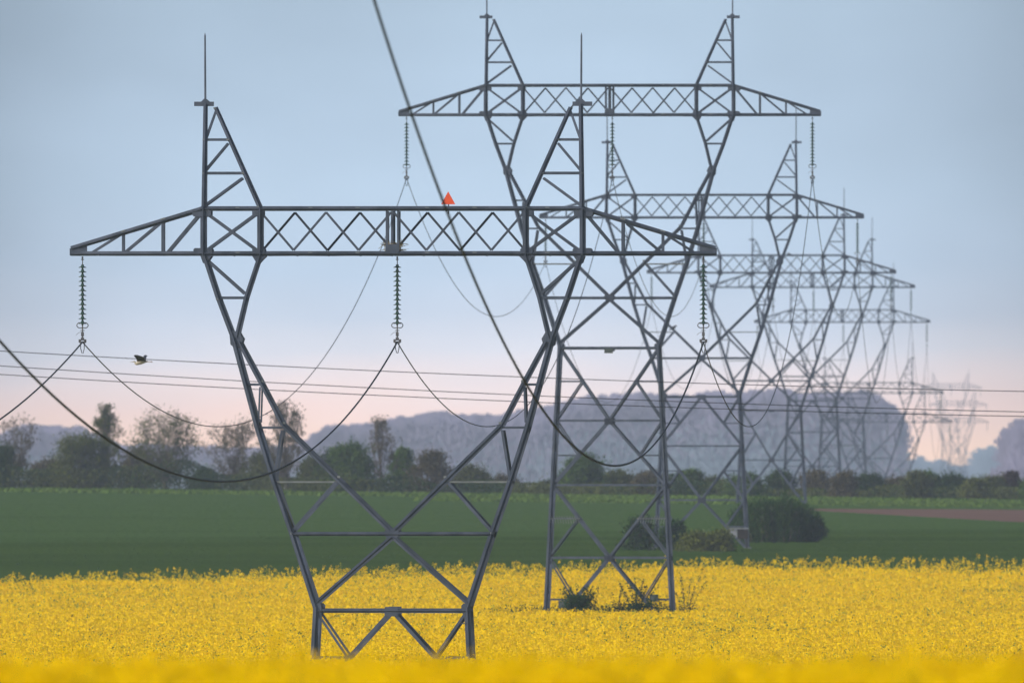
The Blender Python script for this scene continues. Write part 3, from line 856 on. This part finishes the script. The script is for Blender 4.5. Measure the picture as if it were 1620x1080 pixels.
# ------------------------------------------------------------------ wires
def wire(a, b, sagk, r_, label, group, n=70):
    mb = MB(); pts = []
    L = (b - a).length/1000
    for k in range(n+1):
        t = k/n; p = a.lerp(b, t); p.z -= sagk*t*(1-t)*L*L; pts.append(p)
    mb.tube(pts, r_, 6)
    o = mb.build('conductor', [M['wire']])
    for pl in o.data.polygons: pl.use_smooth = True
    return tag(o, label, 'wire', group)
seq = [C0] + CL[:8]
names = ['pylon outside the picture'] + [o_ + ' pylon' for o_ in ORD]
for i in range(8):
    for k, (nm, off) in enumerate(SIDES):
        a = seq[i][k] + Vector((0, .1, 0)); b = seq[i+1][k] - Vector((0, .1, 0))
        lb = ('thick sagging wire from out of frame to the %s string of the nearest pylon' % nm) if i == 0 else \
             'sagging wire between the %s strings of the %s and %s' % (nm, names[i].replace(' pylon', ''), names[i+1])
        wire(a, b, (100.0, 102.0, 96.0)[k] if i == 0 else 97.0, .027 if i == 0 else .018, lb, 'conductors of the power line')
# three thin wires of a second line crossing far behind
for (c0, w0, lb) in ((555, 'A', 'topmost of the three thin wires crossing the whole picture behind the nearest pylon'),
                     (578.5, 'B', 'middle one of the three thin wires crossing the whole picture'),
                     (592, 'C', 'lowest of the three thin wires crossing the whole picture')):
    co = {'A': (.0605, -1.3e-5), 'B': (.0676, -1.40e-5), 'C': (.0640, -1.42e-5)}[w0]
    pts = []
    for xx in np.linspace(-2400, 2550, 90):
        yy_ = c0 + co[0]*xx + co[1]*xx*xx
        pts.append(P(xx, yy_, 1.32))
    mb = MB(); mb.tube(pts, .017, 6)
    tag(mb.build('crossing_wire', [M['wire']]), lb, 'wire', 'wires of the crossing line')

# ------------------------------------------------------------------ birds
def crow(x, y, d, label, face=1):
    q = P(x, y, d); mb = MB()
    R_ = Matrix.Rotation(math.radians(-28*face), 3, 'Y')
    mb.ellips((0, 0, .17), (.15, .08, .085), rot=R_); mb.ellips((face*.12, 0, .27), (.055, .048, .052))
    mb.tube([(face*.16, 0, .27), (face*.23, 0, .255)], [.02, .004], 6)
    mb.tube([(-face*.08, 0, .13), (-face*.2, 0, .05), (-face*.29, 0, -.03)], [.05, .035, .02], 6)
    for s_ in (-1, 1): mb.tube([(.02, s_*.03, .1), (.03, s_*.03, 0)], .008, 5)
    tag(mb.build('perched_bird', [M['crow']], None, (q.x, q.y, q.z)), label, 'bird')
crow(1066, 522, 1.945, 'small dark bird perched on the inner left brace of the third pylon', 1)
crow(1249, 405.5, 2.532, 'dark bird perched on top of the beam of the fourth pylon', -1)

def heron():
    d = 1.2; k = d*1000/F
    o = P(224, 570, d)
    def q(x, y, dy=0.0): return Vector(((x - 224)*k, dy, (570 - y)*k))
    mb = MB()
    # bill, head, folded neck, body, tail, trailing legs: one sweep
    spine = [(206, 572.6), (210, 572.2), (212, 571.8), (213.2, 572.2), (214, 574), (215.5, 575), (218, 573.8), (222, 572.6), (227, 571.8), (231, 571.6), (235, 571.9)]
    rad = [.004, .012, .030, .032, .045, .062, .085, .095, .075, .04, .012]
    mb.tube([q(*p) for p in spine], rad, 10, 0)
    for s_ in (-1, 1): mb.tube([q(231, 571.8, s_*.02), q(236, 572.2, s_*.02), q(239.5, 572, s_*.02), q(241.5, 572.8, s_*.02)], [.014, .011, .02, .007], 6, 2)
    mb.tube([q(205.5, 572.7), q(210, 572.2)], [.003, .013], 6, 2)
    # wings, raised: a curved surface with thickness
    def wing(sec, s_):
        vs = []; n = len(sec)
        for (le, te, dy) in sec:
            a = q(*le, dy*s_); b = q(*te, dy*s_); m_ = a.lerp(b, .4) + Vector((0, 0, .02))
            vs += [a, m_, b, b - Vector((0, 0, .006)), m_ - Vector((0, 0, .02)), a - Vector((0, 0, .006))]
        fs = []
        for i in range(n-1):
            for j in range(6):
                fs.append((i*6+j, i*6+(j+1) % 6, (i+1)*6+(j+1) % 6, (i+1)*6+j))
        fs.append(tuple(range((n-1)*6, n*6)))
        mb.add(vs, fs[:2]+fs[2:], 1)
    wing([((217, 572), (230.5, 571), .03), ((216.4, 569), (230, 568.5), -.12 + .3), ((215, 566), (228.5, 566), .34), ((212.5, 563.4), (226, 564), .52), ((212, 562), (219, 561.8), .72)], -1)
    wing([((219, 571.5), (231, 570.5), .03), ((224, 568), (231.2, 567), .2), ((226.5, 564.5), (231.6, 564), .42), ((227, 562.2), (233.5, 562.4), .6), ((228, 561.8), (232, 561.9), .7)], 1)
    ob = mb.build('flying_heron', [M['heron_w'], M['heron_d'], M['heron_b']], None, o)
    tag(ob, 'grey heron flying left with raised dark wings and trailing legs', 'bird')
heron()

# ------------------------------------------------------------------ trees and shrubs
def envelope(kind, u):
    """relative radius at relative crown height u in 0..1"""
    if kind == 'poplar': return np.sin(np.pi*np.clip(u, 0, 1)**.8)**.6*.9 + .08
    if kind == 'vase': return np.where(u < .55, .35 + u*1.18, np.sqrt(np.clip(1 - ((u - .55)/.47)**2, 0, 1)))
    if kind == 'shrub': return np.sqrt(np.clip(1 - (np.clip(u, 0, 1)*1.0)**2.2, 0, 1))*.95 + .05
    return np.sqrt(np.clip(1 - ((u - .42)/.6)**2, 0, 1))
def tree(name, label, cat, x, ytop, wpx, d, leaf, shape='round', dens=1.0, crown0=.2, twig=1.0, base=None, group=None, leafsize=.092, zbase=None, stems=1):
    gx = (x - 810)*d*1000/F; gy = d*1000
    g = gzf(gx, gy) if zbase is None else zbase
    H = P(x, ytop, d).z - g; W = wpx*d*1000/F/2
    t = empty(name, (gx, gy, g)); tag(t, label, cat, group)
    rs_ = random.Random(int(x*13 + ytop)); rn = np.random.default_rng(int(abs(x)*7 + ytop))
    # cluster centres
    K = int(60 + 30*W*max(1, H/5)*min(dens, 1.3)); K = min(K, 420)
    u = rn.uniform(0, 1, K)**.85; ang = rn.uniform(0, 2*np.pi, K)
    lob = 1 + .17*np.sin(ang*2 + rn.uniform(0, 6)) + .15*np.sin(ang*3 + u*6 + rn.uniform(0, 6)) + .12*np.sin(u*14 + ang + rn.uniform(0, 6))
    rr = np.sqrt(rn.uniform(.05, 1, K))*envelope(shape, u)*W*lob
    zz = (crown0 + (1 - crown0)*u)*H*(.97 + .05*np.sin(ang*2.3 + 1)) - .15
    C = np.stack([np.cos(ang)*rr, np.sin(ang)*rr*.8, zz], -1)
    # wood
    mb = MB(); tr = MB()
    sw = [(rs_.uniform(-.05, .05)*H*.3, rs_.uniform(-.05, .05)*H*.3) for _ in range(5)]
    def trunk_at(v):
        i = min(3, int(v*4)); f = v*4 - i
        return Vector((sw[i][0]*(1-f) + sw[i+1][0]*f, sw[i][1]*(1-f) + sw[i+1][1]*f, v*H*.92))
    R0 = max(.05, .018*H + .02*W)
    top = .8 if shape in ('poplar',) else (.55 if shape == 'vase' else .65)
    if stems == 1:
        tr.tube([trunk_at(v) for v in np.linspace(0, top, 6)], [R0*(1 - .8*v) for v in np.linspace(0, 1, 6)], 7)
    else:
        for k in range(stems):
            a = rs_.uniform(0, 6.28); e = Vector((math.cos(a)*W*.6, math.sin(a)*W*.5, H*rs_.uniform(.55, .85)))
            s0 = Vector((e.x*.25, e.y*.25, -.05)); tr.tube([s0, s0.lerp(e, .4) + Vector((0, 0, H*.1)), e], [R0*.5, R0*.35, R0*.1], 5)
    for k in range(0, K, 2 if dens > .8 else 1):
        c = Vector(C[k]); v0 = max(0.03, min(top, (c.z/H)*rs_.uniform(.3, .62)))
        s0 = trunk_at(v0) if stems == 1 else Vector((c.x*.3, c.y*.3, max(0, c.z*.2)))
        mid = s0.lerp(c, .5) + Vector((c.x*.10, c.y*.10, (.10 if shape != 'poplar' else -.02)*H*rs_.uniform(.2, 1)*(.4)))
        rb = max(.012, R0*.30*twig*(1 - v0*.6)*rs_.uniform(.5, 1))
        mb.tube([s0, mid, c], [rb, rb*.6, rb*.2], 4, 0, False)
        nt_ = 3 if dens > .8 else 6
        for _ in range(nt_):
            e = c + Vector((rs_.gauss(0, .3), rs_.gauss(0, .3), rs_.uniform(.1, .6)))*(.5 + W*.12)
            mb.tube([mid.lerp(c, rs_.uniform(.3, 1)), e], [rb*.35 + .006, .006], 3, 0, False)
    tr.build('trunk', [M['bark']], t)
    # leaves: fine clumps around each centre
    per = int(100*dens) + 4
    sg = (.16 + .10*W)*(1 if shape != 'poplar' else .8)
    cs = np.repeat(C, per, axis=0); szc = np.repeat(rn.uniform(.5, 1.25, K), per)
    L_ = cs + rn.normal(0, 1, cs.shape)*sg*szc[:, None]*np.array([1, 1, .8])
    L_ = L_[L_[:, 2] > .03]
    s_ = rn.uniform(.55, 1.3, len(L_))*leafsize
    global RNG
    V = rand_quads(L_, s_, s_*.75)
    br = mb.mesh('branches', [M['bark']])
    link('branches', br, t)
    cr = link('crown', quads_mesh('crown', V, [M[leaf]]), t)
    return t

HD = 2.68
TL = 'trees of the hedge line'
trees = [
 # name, label, x, ytop, wpx, leaf, shape, dens, crown0, stems
 ('bush', 'dark green bush cut by the left edge of the picture', -2, 706, 62, 'leaf_dark', 'round', 1.0, .0, 4),
 ('bare_tree', 'thin bare tree with forked branches near the left edge', 30, 660, 70, 'leaf_brown', 'vase', .12, .3, 1),
 ('bush', 'low brownish bush between the bare tree and the olive tree', 75, 726, 70, 'leaf_brown', 'shrub', .7, .0, 4),
 ('tree', 'broad olive green tree left of the tall narrow tree', 128, 688, 104, 'leaf_olive', 'round', .9, .05, 1),
 ('poplar_tree', 'tall narrow green tree rising highest in the left hedge', 169, 641, 52, 'leaf_olive', 'poplar', .42, .12, 1),
 ('bush', 'brownish bush between the narrow tree and the big round tree', 212, 706, 56, 'leaf_brown', 'shrub', .6, .0, 4),
 ('tree', 'big round willowy tree with fanning branches, widest of the left hedge', 262, 650, 134, 'leaf_olive', 'vase', .36, .16, 1),
 ('bush', 'small green bush at the foot of the big round tree', 322, 742, 38, 'leaf_green', 'shrub', .8, .0, 3),
 ('tree', 'brownish half bare round tree left of the near pylon leg', 372, 664, 106, 'leaf_brown', 'vase', .28, .14, 1),
 ('tree', 'wispy tree seen through the left fork of the nearest pylon', 452, 637, 72, 'leaf_brown', 'poplar', .30, .2, 1),
 ('bush', 'green bush behind the left leg of the nearest pylon', 420, 716, 66, 'leaf_olive', 'shrub', .6, .0, 4),
 ('bush', 'low green bush right of the left leg of the nearest pylon', 498, 724, 62, 'leaf_olive', 'shrub', .8, .0, 4),
 ('tree', 'dense round green tree left of the bare tree in the middle', 551, 703, 82, 'leaf_green', 'round', 1.2, .05, 1),
 ('bare_tree', 'slender tall bare tree behind the middle of the nearest pylon', 603, 655, 58, 'leaf_brown', 'poplar', .10, .22, 1),
 ('bush', 'upright green bush just right of the slender bare tree', 637, 709, 42, 'leaf_green', 'poplar', 1.0, .0, 1),
 ('bush', 'brownish rounded bush right of the upright green bush', 682, 714, 78, 'leaf_brown', 'shrub', .7, .0, 5),
 ('bush', 'low olive bush inside the right fork of the nearest pylon', 742, 738, 74, 'leaf_olive', 'shrub', .8, .0, 5),
 ('bush', 'thin brown bush behind the right leg of the nearest pylon', 800, 752, 60, 'leaf_brown', 'shrub', .6, .0, 4),
 ('bush', 'small bush left of the second pylon', 866, 762, 40, 'leaf_olive', 'shrub', .7, .0, 4),
 ('tree', 'round green tree seen through the left leg of the second pylon', 922, 724, 78, 'leaf_green', 'round', 1.0, .04, 1),
 ('bush', 'olive hedge bush in the middle of the second pylon', 975, 748, 70, 'leaf_olive', 'shrub', .9, .0, 5),
 ('bush', 'brown hedge bush behind the right leg of the second pylon', 1030, 746, 60, 'leaf_brown', 'shrub', .9, .0, 5),
 ('bush', 'small upright green bush right of the second pylon', 1090, 744, 38, 'leaf_green', 'round', 1.0, .0, 3),
 ('bush', 'pale olive bush right of the small upright one', 1128, 756, 44, 'leaf_olive', 'shrub', .7, .0, 4),
 ('bush', 'green bush behind the right leg of the third pylon', 1180, 750, 62, 'leaf_green', 'shrub', .9, .0, 5),
 ('bush', 'dark green bush above the big round bush in the wheat', 1234, 748, 60, 'leaf_dark', 'shrub', 1.0, .0, 5),
 ('bush', 'greyish thin bush right of the fourth pylon', 1290, 744, 64, 'leaf_brown', 'shrub', .45, .0, 5),
 ('bush', 'brown bush above the left tip of the ploughed strip', 1335, 746, 50, 'leaf_brown', 'shrub', .7, .0, 5),
 ('bush', 'dark green rounded bush first in the right hedge', 1375, 752, 56, 'leaf_dark', 'shrub', 1.1, .0, 5),
 ('bush', 'brownish bush right of the dark rounded bush', 1418, 756, 54, 'leaf_brown', 'shrub', .8, .0, 5),
 ('bush', 'peaked olive bush in the right hedge', 1447, 746, 44, 'leaf_olive', 'round', .9, .0, 4),
 ('bush', 'tall green bush, highest of the right hedge', 1467, 742, 36, 'leaf_green', 'poplar', 1.0, .0, 1),
 ('bush', 'widest dark green bush of the right hedge', 1503, 754, 66, 'leaf_dark', 'shrub', 1.1, .0, 5),
 ('bush', 'thin yellowish bush in the right hedge', 1541, 756, 40, 'leaf_rust', 'shrub', .5, .0, 4),
 ('bush', 'green bush left of the maroon bush', 1569, 754, 46, 'leaf_olive', 'shrub', .9, .0, 4),
 ('bush', 'dark maroon bush near the right edge', 1601, 747, 34, 'leaf_maroon', 'round', .8, .0, 3),
 ('bush', 'green bush cut by the right edge of the picture', 1634, 756, 44, 'leaf_green', 'shrub', .9, .0, 4)]
for i, (nm, lb, x, yt, w, lf, shp, dn, c0, st) in enumerate(trees):
    dd = HD + .012*((i*7) % 3) - (.008 if x > 1100 else 0)
    tree(nm, lb, 'tree' if 'tree' in nm else 'bush', x, yt, w, dd, lf, shp, dn, c0, group=TL, stems=st, twig=1.0)
# undergrowth that closes the hedge foot
x = RNG.uniform(-50, 55, 60000); y = 2684 + RNG.normal(0, 5, len(x))
hmax = np.maximum(np.where(x < -14, 1.9, 1.15) + .6*strip_noise(x, y*0, .55, 31), np.where(x < -10, 1.35, .8))
z = gz(x, y) + np.clip(hmax, .35, 3)*RNG.uniform(0, 1, len(x))
V = rand_quads(np.stack([x, y, z], -1), RNG.uniform(.06, .13, len(x)), RNG.uniform(.05, .11, len(x)))
tag(link('undergrowth', quads_mesh('undergrowth', V, [M['leaf_olive'], M['leaf_dark']], (strip_noise(x, y, .3, 32) > .1).astype(int))), 'tangled undergrowth closing the foot of the hedge', 'undergrowth', kind='stuff')

# bushes in the wheat near the third pylon
def wbush(nm, lb, x, ybase, yt, w, leaf, dens, d, **k):
    return tree(nm, lb, 'bush', x, yt, w, d, leaf, 'shrub', dens, 0.0, group=None, stems=7, leafsize=.075, **k)
def big_bush():
    d = 1.985; q = P(1230, 855, d); g = gzf(q.x, q.y)
    t = empty('big_bush', (q.x, q.y, g)); tag(t, 'big dense dark green bush with upright shoots standing in the wheat', 'bush')
    Wx = 80*d*1000/F; H = P(0, 790, d).z - g; n = 3600
    a = RNG.uniform(0, 6.28, n); r_ = np.sqrt(RNG.uniform(0, 1, n)); bx_ = np.cos(a)*r_*Wx*.86; by_ = np.sin(a)*r_*2.2
    rel = np.clip(1 - (np.abs(bx_ + .25)/(Wx))**2.3, .05, 1)
    hh = H*1.06*rel**.62*RNG.uniform(.55, 1.0, n)*(1 + .12*strip_noise(bx_, by_, 2.6, 4)); lean = bx_/Wx*.55 + RNG.normal(0, .12, n)
    tops = np.stack([bx_ + lean, by_, hh], -1); bases = np.stack([bx_*.82, by_*.8, np.zeros(n)], -1)
    # upright leafy shoots: leaves strung along each
    m = 16; u = RNG.uniform(0.02, 1, (n, m)); Pp = bases[:, None, :]*(1-u[..., None]) + tops[:, None, :]*u[..., None]
    Pp = Pp.reshape(-1, 3) + RNG.normal(0, .035, (n*m, 3)); s_ = RNG.uniform(.03, .06, n*m)
    up = np.stack([lean.repeat(m)*.15, RNG.normal(0, .2, n*m), np.ones(n*m)], -1); up /= np.linalg.norm(up, axis=1, keepdims=True)
    sd_ = RNG.normal(0, 1, (n*m, 3)); sd_[:, 2] *= .3; sd_ /= np.linalg.norm(sd_, axis=1, keepdims=True)
    V = np.stack([Pp - up*(s_*2.4)[:, None], Pp + sd_*(s_*.6)[:, None], Pp + up*(s_*2.4)[:, None], Pp - sd_*(s_*.6)[:, None]], 1)
    link('foliage', quads_mesh('foliage', V, [M['leaf_bush']]), t)
    mb = MB()
    for k in range(0, n, 14):
        mb.tube([bases[k], (bases[k]+tops[k])/2, tops[k]*.96], [.02, .014, .006], 3, 0, False)
    mb.build('stems', [M['bark']], t)
big_bush()
wbush('bush', 'dark leafy bush behind the right leg of the second pylon, left one of two', 1012, 863, 818, 44, 'leaf_bush', .8, 1.935)
wbush('bush', 'dark leafy bush just right of the second pylon leg, right one of two', 1066, 863, 826, 38, 'leaf_bush', .9, 1.935)
wbush('low_bush', 'low yellowish green bush in the wheat, left of the white box', 1100, 866, 843, 56, 'leaf_rust', .9, 1.93)
wbush('low_bush', 'low yellowish green bush touching the white box', 1141, 866, 840, 36, 'leaf_rust', .9, 1.93)

# weeds in the clearing of the second pylon
def zc(x, d): return gzf((x-810)*d*1000/F, d*1000)
def shoots(x, yb, d, tips, label, per=90, ball=260, rx=.4, hb=1.45, name='sapling', cat='sapling', ls=1.0):
    g = zc(x, d); o = P(x, 0, d); t = empty(name, (o.x, o.y, g)); tag(t, label, cat)
    mb = MB(); Cc = []
    for (tx, ty) in tips:
        e = P(tx, ty, d) - Vector((o.x, o.y, g)); e.y = random.uniform(-.3, .3)
        c1 = Vector((e.x*.15, e.y*.4, e.z*.55))
        pts = [Vector((0, 0, 0)).lerp(c1, k/6).lerp(c1.lerp(e, k/6), k/6) for k in range(7)]
        mb.tube(pts, [.022 - .003*k for k in range(7)], 4, 0, False)
        for k in range(per):
            v = random.uniform(.15, 1); p = Vector((0, 0, 0)).lerp(c1, v).lerp(c1.lerp(e, v), v)
            Cc.append((p.x + random.gauss(0, .045), p.y + random.gauss(0, .045), p.z + random.gauss(0, .04)))
    for k in range(ball):
        u_ = random.random(); Cc.append((random.gauss(0, rx)*(1.1 - .6*u_), random.gauss(0, rx*.7), .35 + u_*(hb - .35)))
    Cc = np.array(Cc); s_ = RNG.uniform(.02, .05, len(Cc))*ls
    mb.build('stems', [M['bark']], t); link('foliage', quads_mesh('foliage', rand_quads(Cc, s_, s_*.7), [M['leaf_bush']]), t)
shoots(1085, 970, 1.492, [(1075, 905), (1079, 912), (1093, 915), (1112, 900), (1118, 918), (1100, 925), (1068, 935)], 'sapling with tall arching leafy shoots right of the second pylon')
shoots(936, 970, 1.49, [(948, 925), (941, 934), (930, 938)], 'thin sapling with one leaning shoot between the feet of the second pylon')
def tipfan(x0, x1, y0, y1, n, seed):
    r_ = random.Random(seed); return [(r_.uniform(x0, x1), r_.uniform(y0, y1)) for _ in range(n)]
shoots(915, 975, 1.4885, tipfan(885, 944, 926, 955, 26, 1) + [(912, 922), (926, 928), (903, 931)], 'dense dark green bush at the left foot of the second pylon', 110, 4200, .48, 1.95, 'bush', 'bush', 1.4)
shoots(1008, 975, 1.4915, tipfan(975, 1045, 918, 958, 24, 2) + [(1005, 912), (1018, 915)], 'loose green bush between the feet of the second pylon', 90, 2300, .72, 1.55, 'bush', 'bush', 1.3)
shoots(978, 975, 1.4895, tipfan(958, 996, 930, 958, 10, 3), 'small leafy bush left of the loose one under the second pylon', 80, 900, .42, 1.4, 'bush', 'bush')
shoots(1045, 975, 1.489, tipfan(1030, 1062, 940, 962, 8, 4), 'small green bush at the right foot of the second pylon', 80, 700, .35, 1.35, 'bush', 'bush')
xx = RNG.uniform(-6.0, 5.2, 9000) + T2C.x - .5; yy_ = RNG.uniform(-5.5, 8.5, len(xx)) + T2C.y
ok = in_clearing(xx, yy_, .6); xx, yy_ = xx[ok], yy_[ok]
hm = np.clip(1.28 + .16*strip_noise(xx, yy_, 1.3, 8), .5, 1.5)
zz = gz(xx, yy_) + hm*RNG.uniform(.1, 1, len(xx))**.7
tag(link('weeds', quads_mesh('weeds', rand_quads(np.stack([xx, yy_, zz], -1), RNG.uniform(.025, .06, len(xx)), RNG.uniform(.02, .05, len(xx))), [M['leaf_bush']])), 'dark green weeds filling the clearing under the second pylon', 'weeds', kind='stuff')

# ------------------------------------------------------------------ far woods (masses)
def wood(name, label, prof, d, depth, tree_w, matn, per=260, rows=5, zb=0.0, seed=1, alt=None):
    rn = np.random.default_rng(seed)
    xs_ = np.array([p[0] for p in prof], float); yt = np.array([p[1] for p in prof], float)
    Vs = []; mi = []
    k = d*1000/F
    for rw in range(rows):
        dd = d*1000 + depth*rw/rows
        xpx = xs_[0]
        while xpx < xs_[-1]:
            top = np.interp(xpx, xs_, yt) + rn.uniform(0, 9)**1.15 - 3*math.sin(xpx*.045)*math.sin(xpx*.017 + 2) + (0 if rw else 3)
            X = (xpx - 810)*k; zt = CZ - (top - HY)*k
            tw = tree_w*rn.uniform(.7, 1.3); base = zb; h = zt - base
            if h > 1.2:
                n = int(per*rn.uniform(.7, 1.2)*(1.5 if rw == 0 else 1)); u = rn.uniform(0, 1, n)**.8
                env = np.where(u > .75, np.sqrt(np.clip(1 - ((u - .75)/.27)**2, 0, 1)), 1)*tw*.55
                x_ = X + rn.normal(0, .5, n)*env; y_ = dd + rn.normal(0, .5, n)*tw; z_ = base + u*h
                sw_ = rn.uniform(.12, .36, n); sh = rn.uniform(.4, 1.0, n); ln = (x_ - X)*.08
                Vs.append(np.stack([np.stack([x_ - sw_, y_, z_ - sh], -1), np.stack([x_ + sw_, y_, z_ - sh*.6], -1),
                                    np.stack([x_ + ln*.3 + sw_*.6, y_, z_ + sh*.5], -1), np.stack([x_ + ln*.5 - sw_*.4, y_, z_ + sh*.6], -1)], 1))
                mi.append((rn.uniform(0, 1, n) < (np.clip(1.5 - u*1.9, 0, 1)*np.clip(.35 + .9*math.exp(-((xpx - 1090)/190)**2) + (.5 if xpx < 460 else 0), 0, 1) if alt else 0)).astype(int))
            xpx += tw*.62/k
    V = np.concatenate(Vs)
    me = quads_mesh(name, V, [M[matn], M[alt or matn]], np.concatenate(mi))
    return tag(link(name, me), label, 'wood', kind='stuff')
hill = [(-60, 690), (0, 680), (30, 672), (110, 673), (140, 684), (170, 700), (300, 706), (440, 706), (480, 694), (510, 676), (560, 670), (600, 664), (650, 655), (690, 647), (730, 655), (790, 652), (840, 645),
        (880, 634), (940, 624), (1000, 619), (1100, 619), (1200, 615), (1300, 615), (1370, 616), (1400, 624), (1420, 640), (1430, 668)]
wood('far_wood', 'hazy lilac wood stretching behind the pylons', hill, 9.0, 260, 5.2, 'wood_hazed_lilac', 900, 6, 1.0, 3, 'wood_hazed_blue')
wood('far_hill_wood', 'pale blue wood low behind the far pylon cluster', [(1400, 742), (1440, 735), (1462, 722), (1500, 724), (1528, 738), (1548, 728), (1560, 706), (1580, 700), (1620, 694), (1660, 690)], 11.8, 320, 8, 'wood_hazed_blue', 420, 5, 0, 4)
wood('far_wood_edge', 'dusky wood rising at the right edge of the picture', [(1588, 735), (1596, 695), (1604, 676), (1614, 666), (1640, 660), (1670, 662)], 7.0, 110, 4.6, 'wood_hazed_lilac', 800, 4, .4, 5)

# ------------------------------------------------------------------ haze
mb = MB(); mb.box((0, (HAZE_LEN - 350)/2, (HAZE_TOP - 5.0)/2), 4200, HAZE_LEN + 350, HAZE_TOP + 5.0)
hm_ = bpy.data.materials.new('pale_air'); hm_.use_nodes = True
t = hm_.node_tree; t.nodes.clear()
o_ = N(t, 'ShaderNodeOutputMaterial'); v_ = N(t, 'ShaderNodeVolumePrincipled')
v_.inputs['Color'].default_value = (0.62, 0.74, 1.0, 1); v_.inputs['Density'].default_value = HAZE_SIGMA; v_.inputs['Anisotropy'].default_value = -0.45
t.links.new(v_.outputs[0], o_.inputs['Volume'])
hz = mb.build('haze', [hm_]); tag(hz, 'pale evening haze over the fields', 'haze', kind='stuff')
